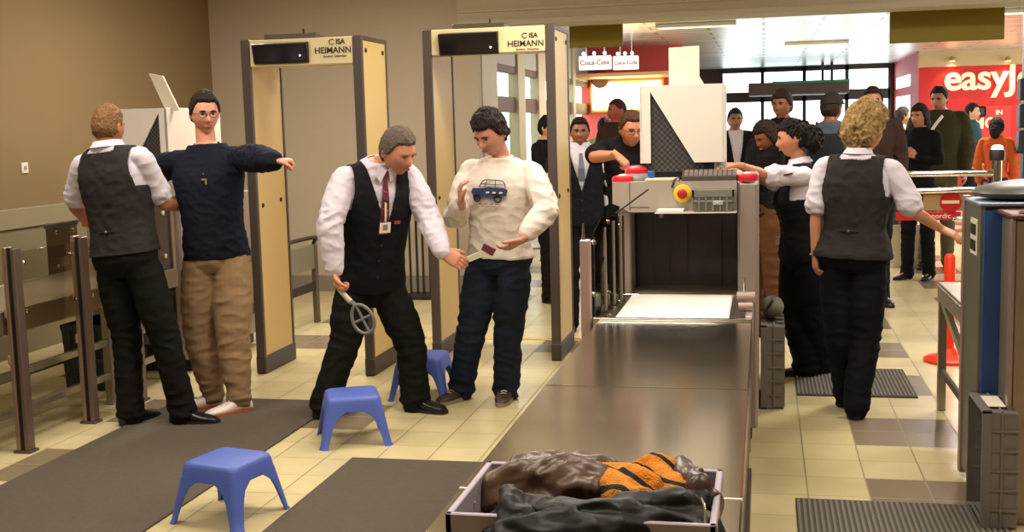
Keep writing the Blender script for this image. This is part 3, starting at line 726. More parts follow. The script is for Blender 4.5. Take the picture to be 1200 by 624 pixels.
# things lying on top of the console
zt = 1.315
o = MB().box((P(758, 205, MY0+.1).x, MY0+.0, zt+.001), (P(797, 205, MY0+.1).x, MY0+.11, zt+.014), .003).build('notebook', mat('notebook_cream', '#d6cfa8', .6)); tag(o, 'cream notebook lying on the scanner below the hood', 'notebook')
p = P(763, 204, MY0+.05); t = thing('blue_cup', 'small blue cup lying beside the notebook on the scanner', 'cup', (p.x, MY0+.06, zt))
MB().lathe((p.x, MY0+.06, zt+.015), [(.012, 0), (.018, .012), (.018, .03), (.012, .034)], 14).build('cup_body', mat('blue_cup_plastic', '#2c62b4', .4), t, smooth=40)
p = P(745, 205, MY0+.12); t = thing('beacon_lamp', 'wide red beacon lamp on a grey base at the left of the scanner top', 'lamp', (p.x, MY0+.15, zt))
MB().lathe((p.x, MY0+.15, zt+.0), [(.085, 0), (.085, .012), (.07, .03), (.06, .035)], 24).build('base', mat('beacon_grey', '#7d8280', .5), t, smooth=40)
MB().lathe((p.x, MY0+.15, zt+.035), [(.058, 0), (.058, .02), (.045, .034), (.02, .04)], 24).build('dome', mat('lamp_red', '#d02433', .3), t, smooth=40)
a = P(800, 205, MY0+.08); b = P(834, 205, MY0+.08)
t = thing('keyboard', 'dark control keyboard with cable on the scanner between the hands and the hood', 'keyboard', ((a.x+b.x)/2, MY0+.04, zt))
MB().prism([(a.x, MY0+.0, zt+.002), (a.x, MY0+.0, zt+.02), (a.x, MY0+.10, zt+.05), (a.x, MY0+.10, zt+.002)], (b.x-a.x+.12, 0, 0)).build('keyboard_body', mat('kb_grey', '#4a433f', .5), t)
q = MB()
for i in range(11):
    for j in range(3): q.box((a.x+.012+i*.023, MY0+.014+j*.028, zt+.022+j*.0085), (a.x+.03+i*.023, MY0+.034+j*.028, zt+.034+j*.0085), .001)
q.build('keys', mat('kb_keys', '#8e857c', .5), t)
MB().tube([(a.x-.0, MY0+.05, zt+.01), (a.x-.03, MY0-.004, zt+.01), (a.x-.045, MY0-.018, zt-.03)], .005, 8, sub=5).build('cable', BLACK, t)
# ================================================================ LEFT TABLE AND POSTS
LZ = .725
LTX0, LTX1 = -4.47, -3.78
LTSTEEL = mat('worn_steel_top', '#9a917f', .38, .6, bump=.03, var=.06)
t = thing('roller_table', 'worn steel table behind the posts at the left edge', 'table', ((LTX0+LTX1)/2, 5.2, 0))
MB().box((LTX0, 3.3, LZ-.02), (LTX1, 7.0, LZ), .004).build('table_top', LTSTEEL, t)
m = MB(); m.box((LTX1-.01, 3.3, LZ-.115), (LTX1+.012, 7.0, LZ+.006), .003); m.build('front_apron', mat('apron_brown_steel', '#7d6f58', .45, .5), t)
MB().box((LTX0-.012, 3.3, LZ-.115), (LTX0+.01, 7.0, LZ+.006), .003).build('rear_apron', STEEL, t)
for x in (LTX0+.03, LTX1-.08):
    for y in (3.5, 4.75, 6.2, 6.9): MB().box((x-.0, y, 0), (x+.05, y+.05, LZ-.02), .004).build('leg', DARKSTEEL if x < -4 else STEEL, t)
for z, x in ((.36, LTX1-.07), (.16, LTX1-.065), (.16, LTX0+.04)):
    MB().box((x, 3.5, z), (x+.03, 6.95, z+.04), .003).build('stretcher', STEEL, t)
for i, (y, lab) in enumerate(((5.2, 'slotted steel post nearest the left edge of the photo'), (5.80, 'slotted steel post left of the legs of the guard seen from behind'), (6.33, 'slotted steel post hidden mostly behind the legs of the guard seen from behind'))):
    x = -3.71; h = 1.06; 
    t = thing('guard_post', lab, 'post', (x, y, 0), 'steel posts along the left table')
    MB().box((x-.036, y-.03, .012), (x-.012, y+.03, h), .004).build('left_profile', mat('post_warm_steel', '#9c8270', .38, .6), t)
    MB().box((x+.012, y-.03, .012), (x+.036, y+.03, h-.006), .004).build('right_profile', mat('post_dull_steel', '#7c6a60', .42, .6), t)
    MB().box((x-.012, y-.018, .02), (x+.012, y+.018, h-.004)).build('slot_core', BLACK, t)
    m = MB().box((x-.05, y-.04, 0), (x+.05, y+.04, .014), .004).build('base_plate', DARKSTEEL, t)
    for z in (.46, .70): MB().box((x-.044, y-.034, z), (x-.030, y+.034, z+.05), .003).build('clamp', mat('clamp_pink', '#b79484', .4, .6), t)
for k, (ya, yb, lab) in enumerate(((5.235, 5.765, 'clear panel between the first two slotted steel posts'), (5.835, 6.295, 'clear panel behind the legs of the guard seen from behind'))):
    t = thing('clear_guard_panel', lab, 'panel', (-3.71, (ya+yb)/2, .5), 'clear panels between steel posts')
    MB().box((-3.714, ya, .62), (-3.708, yb, 1.03), .001).build('pane', ACRYL, t)
    for z in (.72, .97):
        for y in (ya+.05, yb-.05): MB().lathe((-3.706, y, z), [(.012, 0), (.012, .006), (.006, .009)], 10, axis='X').build('bolt', CHROME, t)
t = thing('smoked_guard_panel', 'smoked panel with a bright bolt at the far side of the left table', 'panel', (LTX0, 6.6, LZ))
sy0 = PX(56, 300, LTX0).y; sy1 = PX(92, 300, LTX0).y
MB().box((LTX0-.004, sy0, LZ+.006), (LTX0+.004, sy1, LZ+.31), .002).build('pane', ACRYLD, t)
MB().box((LTX0-.008, sy0-.01, LZ+.3), (LTX0+.008, sy1+.01, LZ+.325), .002).build('top_strip', DARKSTEEL, t)
for y, z in ((sy0+.1, LZ+.27), (sy0+.1, LZ+.05), (sy1-.06, LZ+.27)): MB().lathe((LTX0+.004, y, z), [(.014, 0), (.014, .006), (.007, .01)], 10, axis='X').build('bolt', CHROME, t)
t = thing('smoked_guard_panel', 'smoked panel with bright bolts between the two men at the left scanner', 'panel', (-3.80, 6.85, LZ))
MB().box((-3.806, 6.42, LZ+.006), (-3.798, 7.0, 1.17), .002).build('pane', mat('smoked_dark', '#3a332c', .25), t)
MB().box((-3.812, 6.98, LZ+.006), (-3.785, 7.02, 1.20), .003).build('edge_rail', STEEL, t)
for y, z in ((6.9, 1.10), (6.9, .82), (6.5, 1.10)): MB().lathe((-3.797, y, z), [(.016, 0), (.016, .006), (.008, .01)], 10, axis='X').build('bolt', mat('bolt_bright', '#f3e6c0', .3, .6), t)
# blue grey crates under the left table
for k in range(2):
    t = thing('storage_crate', ['blue grey crate on the floor under the left table', 'blue grey crate stacked on another under the left table'][k], 'crate', (-4.18, 6.75, .001+k*.212), world=False, group='crates under the left table')
    crate_mesh(.36, .42, .21, mat('crate_slate', '#37454c', .5), t)

# ================================================================ RIGHT MACHINE
BLUEPAN = mat('blue_panel', '#2b4f86', .45, var=.06, vscale=4)
GREENSTEEL = mat('green_grey_steel', '#6f6c5c', .4, .5)
RX = P(1148, 300, 5.0).x; RT = P(1148, 238, 5.0).z; ry1 = PX(1131, 236, RX).y
rx1 = P(1186, 300, 5.0).x
t = thing('blue_scanner_cabinet', 'steel cabinet with a blue front panel at the right edge', 'cabinet', (RX+.5, 5.4, 0))
MB().box((RX+.02, 5.02, .04), (RX+1.0, ry1-.01, RT-.012), .004).build('cabinet_body', DARKSTEEL, t)
MB().box((RX+.012, 4.995, .12), (RX+.22, 5.02, RT-.03), .004).build('blue_panel', BLUEPAN, t)
MB().box((RX, 5.0, .05), (RX+.02, ry1, RT-.01), .003).build('side_sheet', GREENSTEEL, t)
MB().box((RX-.008, ry1-.03, .02), (RX+.02, ry1+.02, RT+.008), .003).build('corner_strip', mat('strip_pinkish', '#9f8a80', .35, .6), t)
MB().box((RX-.006, 4.99, RT-.014), (RX+1.0, ry1+.01, RT), .003).build('cabinet_top', mat('top_blue_grey', '#7f8ea6', .35, .2), t)
ya = PX(1139, 270, RX).y; yb = PX(1146.5, 270, RX).y; ya, yb = sorted((ya, yb))
d = MB().box((RX-.006, ya, P(1146, 296, yb).z), (RX+.001, yb, P(1146, 258, ya).z), .002).build('label_frame', mat('label_cream', '#c9c1a2', .5), t)
zz0 = P(1146, 296, yb).z; zz1 = P(1146, 258, ya).z
for f in (.12, .56): MB().box((RX-.009, ya+.02, zz0+(zz1-zz0)*f), (RX-.0055, yb-.02, zz0+(zz1-zz0)*(f+.3)), .001).build('label_block', BLACK, d)
MB().box((RX+.03, 5.04, .0), (RX+.97, ry1-.03, .04)).build('plinth', BLACK, t)
# nearer steel column
cx0 = P(1186.5, 400, 4.72).x; cz = P(1190, 251, 4.72).z
t = thing('steel_column', 'brownish steel column at the right edge in front of the blue panel', 'column', (cx0+.1, 4.8, 0))
MB().box((cx0, 4.72, 0), (cx0+.24, 4.98, cz-.02), .008).build('column_body', mat('column_steel', '#8d7e6c', .38, .6), t)
MB().box((cx0-.014, 4.715, 0), (cx0+.002, 4.76, cz-.02), .003).build('edge_strip', mat('strip_pinkish', '#9f8a80', .35, .6), t)
MB().box((cx0-.02, 4.70, cz-.02), (cx0+.25, 4.985, cz), .006).build('column_cap', mat('cap_dark_red', '#5a2c26', .4), t)
MB().sphere((cx0+.03, 4.74, cz+.004), .018, 10, sc=(1, 1, .4)).build('cap_screw', CHROME, t)
# grey rounded cover on top
a = P(1152, 236, 4.98); b = P(1215, 236, 4.98)
t = thing('rounded_cover', 'dark grey rounded cover lying on the cabinet at the right edge', 'cover', ((a.x+b.x)/2, 5.2, RT))
rr = []
w = b.x-a.x+.22
for r, z in ((.55, .0), (.9, .012), (1, .03), (.93, .046), (.6, .066), (.2, .074)):
    rr.append([(a.x+w/2+w/2*r*math.copysign(abs(math.cos(q))**.75, math.cos(q)), 5.22+.21*r*math.copysign(abs(math.sin(q))**.75, math.sin(q)), RT+.001+z+.03*max(0, .4-r)+(.02*r*max(0, math.cos(q))*(z > .01))) for q in np.linspace(0, 2*PI, 33)[:-1]])
MB().loft(rr).build('shell', mat('cover_grey', '#4a4a44', .4, .1), t, smooth=50)
# its roller table beyond
rx = .925; rz = P(1097, 331, 6.6).z
t = thing('small_steel_table', 'steel framed table with one leg beside the orange pole', 'table', (rx+.3, 6.2, 0))
MB().box((rx, ry1+.03, rz-.015), (rx+.62, 6.62, rz), .003).build('table_top', LTSTEEL, t)
MB().box((rx-.004, ry1+.03, rz-.10), (rx+.014, 6.62, rz-.015), .003).build('apron', STEEL, t)
MB().box((rx, 6.60, rz-.10), (rx+.62, 6.62, rz-.015), .003).build('end_apron', STEEL, t)
for x in (rx+.0, rx+.57):
    for y in (ry1+.06, 6.57): MB().box((x, y, 0), (x+.042, y+.042, rz-.015), .003).build('leg', STEEL, t)
MB().box((rx+.01, ry1+.09, .2), (rx+.03, 6.58, .24), .003).build('stretcher', DARKSTEEL, t)
MB().prism([(rx+.005, 6.55, rz-.12), (rx+.03, 6.55, rz-.12), (rx+.03, ry1+.2, rz-.36), (rx+.005, ry1+.2, rz-.36)], (0, .03, .05)).build('brace', STEEL, t)
# orange pole
q = G(1111, 424); zt_p = P(1111, 298, q.y).z
t = thing('orange_pole', 'bright orange red pole on a round base behind the steel table', 'pole', q)
OR = mat('signal_orange', '#f2380f', .4)
MB().lathe(q, [(.035, .02), (.035, zt_p-.02), (.025, zt_p)], 16).build('shaft', OR, t, smooth=40)
MB().lathe(q, [(.15, 0), (.155, .02), (.13, .035), (.07, .05), (.045, .09)], 24).build('base', OR, t, smooth=40)
# barrier with chrome tubes and no entry sign
Yb = 8.6
def bar(p0, p1, r, nm, m, t): return MB().tube([p0, p1], r, 12, rnd=True).build(nm, m, t, smooth=50)
t = thing('chrome_barrier', 'chrome tube barrier with a white lit post head right of the blonde woman', 'barrier', (P(1115, 200, Yb).x, Yb, 0))
xl = P(1006, 205, Yb).x; xr = P(1168, 205, Yb).x
for (y0_, y1_, d) in ((204, 203, 0), (225, 222, -.05)):
    bar(P(1006, y0_+1, Yb+d), P(1166, y1_-.0, Yb+d), .021, 'tube', CHROME, t)
MB().tube([(xr, Yb, 0), (xr, Yb, P(1168, 188, Yb).z)], .032, 16).build('post', CHROME, t, smooth=50)
MB().lathe((xr, Yb, P(1168, 188, Yb).z), [(.05, 0), (.052, .06), (.045, .075)], 20).build('post_head', BLACK, t, smooth=40)
MB().lathe((xr, Yb, P(1168, 188, Yb).z+.075), [(.04, 0), (.036, .02), (.02, .03)], 20).build('head_lamp', mat('lamp_white', '#f4f6ff', .4, emit=3), t, smooth=40)
MB().tube([(xl, Yb, 0), (xl, Yb, P(1006, 206, Yb).z)], .026, 12).build('post', CHROME, t, smooth=50)
for x in (xl, xr): MB().lathe((x, Yb, 0), [(.12, 0), (.12, .012), (.03, .025)], 20).build('foot', CHROME, t)
a = P(1082, 226, Yb-.03); b = P(1141, 247, Yb-.03)
sg = MB().box((a.x, Yb-.03, b.z), (b.x, Yb-.02, a.z), .003).build('sign_plate', mat('plate_buff', '#a98a62', .5), t)
p = P(1114, 237, Yb-.04)
MB().lathe((p.x, Yb-.03, p.z), [(.072, 0), (.072, -.008)], 28, axis='Y').build('no_entry_disc', mat('sign_red', '#b5121e', .4), sg)
MB().box((p.x-.058, Yb-.042, p.z-.011), (p.x+.058, Yb-.037, p.z+.011), .002).build('no_entry_bar', mat('sign_bar', '#e9e2b0', .5), sg)
a = P(1050, 249, Yb-.03); b = P(1126, 258, Yb-.03)
rb = MB().box((a.x, Yb-.035, b.z), (b.x, Yb-.015, a.z), .004).build('red_bar', RED, t)
text('nordic', .05, frontM((P(1102, 254, Yb).x, Yb-.036, (a.z+b.z)/2)), .001, 0, 'bar_lettering', WHITEP, rb)
bar(P(1118, 257, Yb-.06), P(1133, 256, Yb-.06), .016, 'handle', CHROME, t)
# luggage trolley at the right edge
q = P(1185, 200, 9.6)
t = thing('luggage_trolley', 'luggage trolley with bent tubes at the right edge behind the barrier', 'trolley', (q.x, 9.6, 0))
for dx in (-.25, .25):
    MB().tube([(q.x+dx, 9.3, 1.05), (q.x+dx, 9.42, .95), (q.x+dx, 9.6, .3), (q.x+dx*.9, 9.7, .14), (q.x+dx*.7, 10.4, .12)], .016, 8, sub=4).build('side_tube', STEEL, t)
MB().tube([(q.x-.27, 9.3, 1.05), (q.x+.27, 9.3, 1.05)], .022, 10).build('handle_bar', mat('trolley_blue', '#20305a', .4), t)
MB().box((q.x-.22, 9.68, .12), (q.x+.22, 10.4, .14), .006).build('platform', STEEL, t)
m = MB()
for z in (.75, .85, .93): m.tube([(q.x-.24, 9.42, z), (q.x-.2, 9.2, z), (q.x+.2, 9.2, z), (q.x+.24, 9.42, z)], .008, 8)
m.build('basket', CHROME, t)
for dx, y in ((-.2, 9.7), (.2, 9.7), (0, 10.35)): MB().lathe((q.x+dx, y, .06), [(.06, -.015), (.06, .015)], 16, axis='X').build('wheel', BLACK, t)

# ================================================================ BARRIERS BEHIND THE GATES
q = G(372, 378); X = q.x
z1 = P(372, 278, q.y).z; yn = 7.75
t = thing('padded_barrier', 'steel barrier with black top rail and grey panel behind the left gate', 'barrier', (X, 8.5, 0))
MB().tube([(X, yn, z1-.0), (X, q.y-.06, z1), (X, q.y, z1-.05), (X, q.y, z1-.1)], .017, 10, sub=4).build('top_rail', BLACK, t, smooth=50)
MB().box((X-.02, q.y-.03, 0), (X+.02, q.y+.03, z1-.06), .004).build('post', mat('post_dull_steel2', '#6d6455', .42, .5), t)
MB().box((X-.02, yn, 0), (X+.02, yn+.06, z1-.01), .004).build('post', STEEL, t)
MB().box((X-.012, yn+.06, z1-.26), (X+.012, q.y-.03, z1-.06), .004).build('panel', mat('barrier_grey', '#7f7a66', .5), t)
m = MB().box((X-.012, yn+.06, .28), (X+.012, q.y-.03, .35), .004).build('lower_rail', BLACK, t)
q = G(495, 349)
t = thing('black_tube_rack', 'black tube rack with upright rods against the wall between the gates', 'rack', q)
for k, px in enumerate((482, 490, 497, 505)):
    x = P(px, 340, q.y).x; MB().tube([(x, q.y, .02), (x, q.y, P(px, 236-k*0, q.y).z)], .012, 8).build('rod', BLACK, t)
MB().box((P(476, 345, q.y).x, q.y-.16, 0), (P(520, 345, q.y).x, q.y+.16, .035), .006).build('base', BLACK, t)
xa, xb = P(470, 230, q.y).x, P(516, 230, q.y).x; zt2 = P(490, 236, q.y).z
MB().tube([(xa-.1, q.y, zt2-.10), (xa, q.y, zt2+.02), ((xa+xb)/2, q.y, zt2+.05), (xb, q.y, zt2-.02), (xb+.05, q.y, zt2-.3)], .014, 8, sub=5).build('top_arc', BLACK, t)
# chrome rack behind the second gate
q = P(626, 300, 12.2)
t = thing('display_rack', 'narrow steel rack beside the glazed partition behind the second gate', 'rack', (q.x, 12.2, 0))
for dx in (-.12, .12):
    for y in (12.05, 12.35): MB().tube([(q.x+dx, y, 0), (q.x+dx, y, 1.05)], .012, 8).build('upright', mat('brass_tube', '#b59a66', .3, .8), t)
for z in (.3, .62, .95): MB().box((q.x-.13, 12.04, z), (q.x+.13, 12.36, z+.02), .003).build('shelf', STEEL, t)
# orange stripe on the floor between gates
a = G(450, 396); b = G(620, 394)
o = MB().box((-3.2, a.y-.02, .0008), (-1.35, a.y+.03, .002)).build('floor_line', mat('line_orange', '#d69a28', .5)); tag(o, 'thin orange line painted on the floor beyond the gates', 'line')
# pale carrier bag by the woman in black
q = G(1062, 313)
t = thing('carrier_bag', 'pale carrier bag hanging low beside the dark trousers beyond the barrier', 'bag', q)
rr = []
for z, w, d in ((0.0, .14, .06), (.05, .16, .075), (.25, .17, .07), (.42, .16, .03), (.45, .15, .012)):
    rr.append([(q.x-.02+w*math.copysign(abs(math.cos(k))**.6, math.cos(k)), q.y+d*math.sin(k), z) for k in np.linspace(0, 2*PI, 21)[:-1]])
MB().loft(rr).build('bag_body', mat('carrier_cream', '#d9cdb0', .6), t, smooth=50)
MB().tube([(q.x-.1, q.y, .44), (q.x-.05, q.y, .56), (q.x+.03, q.y, .56), (q.x+.07, q.y, .44)], .006, 6, sub=4).build('handle', DK, t)

# ================================================================ BIN WITH CLOTHES ON THE TABLE
BZ0 = TT+.0015; BR = .945
c0 = G(522, 601, BR); c1 = G(841, 606, BR); c2 = G(838, 551, BR)
bxm, bym = (c0.x+c1.x)/2, (c0.y+c2.y)/2; bL = c1.x-c0.x; bW = c2.y-c0.y+.01
t = thing('security_bin', 'lilac grey plastic bin full of clothes on the steel table', 'bin', (bxm, bym, BZ0), world=False)
crate_mesh(bL, bW, BR-BZ0, mat('bin_lilac', '#a397a2', .45, var=.04), t)
def cloth_heap(nm, pts, m, lab, cat, fold=.012, vox=.004, parent=None, seed=0, fs=18, stretch=(1, 1, 1), sm=4):
    q = MB()
    for (a, b, r0, r1, fl) in pts: q.tube([a, (Vector(a)+Vector(b))/2, b], [r0, (r0+r1)/2*1.05, r1], 14, rnd=True, up=(0, 0, 1), flat=fl)
    me = remesh(q, vox, sm)
    co, no = get_co(me)
    for i in range(len(co)):
        p = Vector(co[i]); s_ = Vector((p.x*stretch[0], p.y*stretch[1], p.z*stretch[2]))*fs+Vector((seed*7.1, seed*3.3, 0))
        n = noise.noise(s_); n2 = noise.noise(s_*2.3)
        co[i] += no[i]*(fold*(1-abs(n)*2.6) + fold*.4*n2)
    me.vertices.foreach_set('co', co.ravel())
    me.materials.append(m); me.shade_smooth()
    o = bpy.data.objects.new(nm, me); C.objects.link(o)
    if parent: attach(o, parent)
    elif lab: tag(o, lab, cat)
    return o
def remesh(mb, vox, sm=3):
    me = mb.mesh('r'); b = bmesh.new(); b.from_mesh(me); bmesh.ops.recalc_face_normals(b, faces=b.faces[:]); b.to_mesh(me); b.free()
    o = bpy.data.objects.new('r', me); C.objects.link(o)
    r = o.modifiers.new('r', 'REMESH'); r.mode = 'VOXEL'; r.voxel_size = vox
    s = o.modifiers.new('s', 'SMOOTH'); s.factor = .5; s.iterations = sm
    dg = bpy.context.evaluated_depsgraph_get(); out = bpy.data.meshes.new_from_object(o.evaluated_get(dg))
    bpy.data.objects.remove(o); bpy.data.meshes.remove(me); out.materials.clear(); return out
def get_co(me):
    n = len(me.vertices); co = np.empty(n*3); me.vertices.foreach_get('co', co)
    no = np.array([v.normal[:] for v in me.vertices]); return co.reshape(-1, 3), no
LEATH = mat('brown_leather', '#57402f', .40, bump=.25, bscale=25, var=.2, vscale=12)
def BP(px, py, z): return G(px, py, z)
zf = BZ0+.05
cloth_heap('leather_jacket', [
    (BP(583, 580, .90), BP(630, 567, .925), .044, .048, 1.0), (BP(590, 590, .87), BP(650, 590, .90), .045, .05, 1.0), (BP(620, 562, .93), BP(690, 572, .94), .045, .045, 1.),
    (BP(640, 555, .93), BP(700, 560, .935), .035, .04, 1.), (BP(640, 590, .90), BP(720, 590, .90), .045, .05, 1), (BP(605, 580, .82), BP(720, 580, .84), .055, .06, 1.0)],
    LEATH, 'brown leather jacket heaped in the left of the bin', 'jacket', .011, .004, seed=1, fs=13, stretch=(1.0, 1.9, 1.2))
cloth_heap('leather_bag', [(BP(795, 552, .945), BP(818, 575, .955), .022, .030, .7), (BP(800, 560, .93), BP(826, 592, .92), .032, .036, .8), (BP(815, 575, .86), BP(822, 592, .86), .03, .03, 1)],
    mat('dark_leather', '#463229', .35, bump=.2, bscale=25, var=.15), 'dark brown leather item standing at the right end of the bin', 'leather item', .008, .004, seed=3, fs=16, stretch=(2., 1, .8))
ORC = mat('orange_knit', '#e08a1e', .9, bump=.8, bscale=260, var=.12, vscale=30)
def knit():
    m = ORC; nt = m.node_tree; N = nt.nodes; L = nt.links; b = N['Principled BSDF']
    tc = N.new('ShaderNodeTexCoord'); w = N.new('ShaderNodeTexWave'); w.inputs['Scale'].default_value = 8.5; w.inputs['Distortion'].default_value = 3.; w.inputs['Detail'].default_value = 0; w.inputs['Detail Scale'].default_value = 1.2; w.inputs['Phase Offset'].default_value = 1.1
    w.bands_direction = 'DIAGONAL'
    L.new(tc.outputs['Object'], w.inputs[0]); r = N.new('ShaderNodeMath'); r.operation = 'GREATER_THAN'; r.inputs[1].default_value = .86; L.new(w.outputs['Fac'], r.inputs[0])
    mx = N.new('ShaderNodeMix'); mx.data_type = 'RGBA'; L.new(r.outputs[0], mx.inputs[0])
    src = b.inputs['Base Color'].links[0].from_socket; L.new(src, mx.inputs[6]); mx.inputs[7].default_value = lin('#15262a'); L.new(mx.outputs[2], b.inputs['Base Color'])
knit()
cloth_heap('striped_scarf', [
    (BP(702, 560, .945), BP(745, 590, .94), .028, .034, 1.), (BP(720, 565, .94), BP(755, 570, .955), .030, .030, 1.), (BP(735, 552, .95), BP(778, 550, .955), .020, .026, 1.),
    (BP(770, 556, .95), BP(795, 585, .935), .024, .03, 1.), (BP(684, 552, .93), BP(708, 562, .93), .012, .018, 1.), (BP(745, 590, .90), BP(790, 590, .90), .04, .04, 1)],
    ORC, 'orange knitted scarf with dark stripes on the clothes in the bin', 'scarf', .007, .0035, seed=5, fs=22)
NYL = mat('black_nylon', '#13110f', .5, bump=.25, bscale=18, var=.12, vscale=14, spec=.3)
fj = [(BP(596, 585, .955), BP(608, 615, .93), .020, .034, .9), (BP(604, 600, .93), BP(660, 612, .935), .030, .030, 1.), (BP(655, 604, .93), BP(735, 606, .94), .026, .030, 1.), (BP(730, 603, .935), BP(800, 594, .945), .030, .028, 1.), (BP(800, 595, .94), BP(822, 586, .95), .022, .016, 1.)]
fj += [(BP(590+k*38, 628, .90), BP(590+k*38, 655, .84), .042, .045, 1.) for k in range(7)] + [(BP(600, 632, .915), BP(812, 620, .92), .035, .035, 1.)]
jk = cloth_heap('black_jacket', fj, NYL, 'black nylon jacket draped over the front edge of the bin', 'jacket', .008, .004, seed=8, fs=15, stretch=(.9, 1.5, 2.))
MB().tube([BP(822, 585, .962), BP(826, 598, .955), BP(826, 624, .93)], .0022, 6, sub=4).build('zip', CHROME, jk)
MB().tube([BP(599, 571, .972), BP(604, 576, .968)], .003, 6).build('zip_pull', CHROME, jk)
# ================================================================ PEOPLE
def rotz(v, deg): return Matrix.Rotation(math.radians(deg), 3, 'Z') @ Vector(v)
def fdir(deg): return rotz((0, -1, 0), deg)          # 0 towards the camera, 90 to the right, 180 away
UP = Vector((0, 0, 1))
def reach(p, px, py, L_, sign=-1):
    """point on the sight line of a pixel at bone length L_ from joint p"""
    r = ray(px, py).normalized(); o = CAM-p; b = o.dot(r); c = o.dot(o)-L_*L_; d = b*b-c
    if d <= 0:
        q = CAM+r*(-b); return p+(q-p).normalized()*L_
    return CAM+r*(-b+sign*math.sqrt(d))
def sstep(x): x = max(0., min(1., x)); return x*x*(3-2*x)
def ga(x, s): return math.exp(-(x/s)**2)
def hp(x, y, z, fem=False):
    X, Y, Z = x*.0765, y*.099, z*.120
    t = sstep(-Z/.125)
    X *= 1-.34*t**1.2; 
    if Y < 0: Y *= 1-.55*t
    else:
        Y = Y*(1-.06*t); Y = Y-.45*max(0, Y-.086)
        nr = sstep((.020-Z)/.048)
        nz = nr*(ga(Z+.032, .009) if Z < -.032 else 1)
        Y += .025*ga(X, .0075+.0075*nr)*nz*(1 if Z < .022 else 0)
        Y += (.003 if fem else .006)*ga(Z-.027, .009)*ga(abs(X)-.026, .024)
        Y -= .012*ga(Z-.008, .011)*ga(abs(X)-.031, .014)
        Y += .004*ga(Z+.02, .018)*ga(abs(X)-.042, .018)
        Y += .0065*ga(Z+.060, .011)*ga(X, .022); Y -= .004*ga(Z+.0605, .003)*ga(X, .02)
        Y -= .004*ga(Z+.079, .007)*ga(X, .02); Y += (.007 if fem else .011)*ga(Z+.100, .014)*ga(X, .022)
    if abs(Z) < .1: X *= 1+.02*ga(Z+.06, .03)*(0 if fem else 1)
    return Vector((X, Y, Z))
def headgrid(fn, nz_=56, na=72):
    rings = []
    for i in range(1, nz_):
        th = PI*i/nz_; z = math.cos(th); s = math.sin(th)
        rings.append([fn(s*math.sin(a), s*math.cos(a), z) for a in np.linspace(0, 2*PI, na+1)[:-1]])
    return rings
def ring(c, u, w, a, b, n=28, e=2.35):
    out = []
    for k in range(n):
        q = 2*PI*k/n; cs, sn = math.cos(q), math.sin(q)
        out.append(c+u*(a*math.copysign(abs(cs)**(2/e), cs))+w*(b*math.copysign(abs(sn)**(2/e), sn)))
    return out
MALE = [(-.17, .085, .085, 0), (-.09, .150, .110, -.005), (0., .168, .122, -.012), (.12, .160, .116, 0), (.30, .145, .108, .008), (.5, .152, .112, .012), (.7, .170, .120, .012), (.86, .178, .116, .006), (.96, .166, .098, 0), (1.03, .145, .085, -.006), (1.09, .112, .074, -.012), (1.15, .080, .066, -.014), (1.21, .060, .058, -.014)]
FEM = [(-.17, .085, .085, 0), (-.09, .152, .112, -.01), (0., .170, .124, -.015), (.12, .152, .110, -.003), (.32, .120, .092, .004), (.5, .130, .098, .01), (.68, .150, .122, .022), (.84, .155, .108, .01), (.96, .146, .088, 0), (1.03, .124, .076, -.005), (1.09, .094, .066, -.01), (1.15, .068, .058, -.012), (1.21, .052, .050, -.012)]
class Body:
    def __init__(s, H=1.78, Sc=None, Pv=None, ta=0, ha=None, fem=False, wide=1., lean=None):
        s.k = H/1.78; s.fem = fem; s.H = H; s.w = wide
        ha = ta if ha is None else ha
        s.S = Sc; s.Pv = Pv; s.up = (Sc-Pv).normalized(); s.L = (Sc-Pv).length
        def frame(a):
            f = fdir(a); f = (f-s.up*f.dot(s.up)).normalized(); r = f.cross(s.up); return r, f
        s.sr, s.sf = frame(ta); s.hr, s.hf = frame(ha)
        hw = (.165 if fem else .188)*s.k*wide
        s.shR = Sc+s.sr*hw; s.shL = Sc-s.sr*hw
        s.hipR = Pv+s.hr*.088*s.k; s.hipL = Pv-s.hr*.088*s.k
        s.prof = FEM if fem else MALE
        s.J = {}
    def at(s, t):
        """centre and axes of the trunk at spine position t"""
        q = max(0., min(1., t)); r = s.hr.lerp(s.sr, q).normalized(); f = s.hf.lerp(s.sf, q).normalized()
        c = s.Pv+s.up*s.L*t
        if t > 1: c = s.S+(s.up*.5+s.neckdir*.5).normalized()*s.L*(t-1)
        return c, r, f
    def pr(s, t):
        P_ = s.prof
        for i in range(len(P_)-1):
            if P_[i][0] <= t <= P_[i+1][0]:
                f = (t-P_[i][0])/(P_[i+1][0]-P_[i][0]); return [P_[i][j]*(1-f)+P_[i+1][j]*f for j in (1, 2, 3)]
        return P_[-1][1:] if t > 0 else P_[0][1:]
    def trunk(s, t0, t1, infl, n=14, belly=0., e=2.35):
        rr = []
        for t in np.linspace(t0, t1, n):
            a, b, o = s.pr(t); c, r, f = s.at(t); k = s.k; a *= s.w
            rr.append(ring(c+f*(o*k+belly*ga(t-.3, .25)*.5), r, f, a*k+infl, b*k*(.5+.5*s.w)+infl+belly*ga(t-.3, .25)*.5, e=e))
        return rr
    def surf(s, x, t, infl, side=1):
        a, b, o = s.pr(t); c, r, f = s.at(t); k = s.k; A = a*k*s.w+infl; B = b*k*(.5+.5*s.w)+infl; e = 2.35
        return c+f*(o*k)+r*x+f*side*B*max(0., 1-abs(x/A)**e)**(1/e)
def limb(mb, pts, rs, n=16, flat=1., sub=4): mb.tube(pts, rs, n, sub=sub, rnd=True, flat=flat)
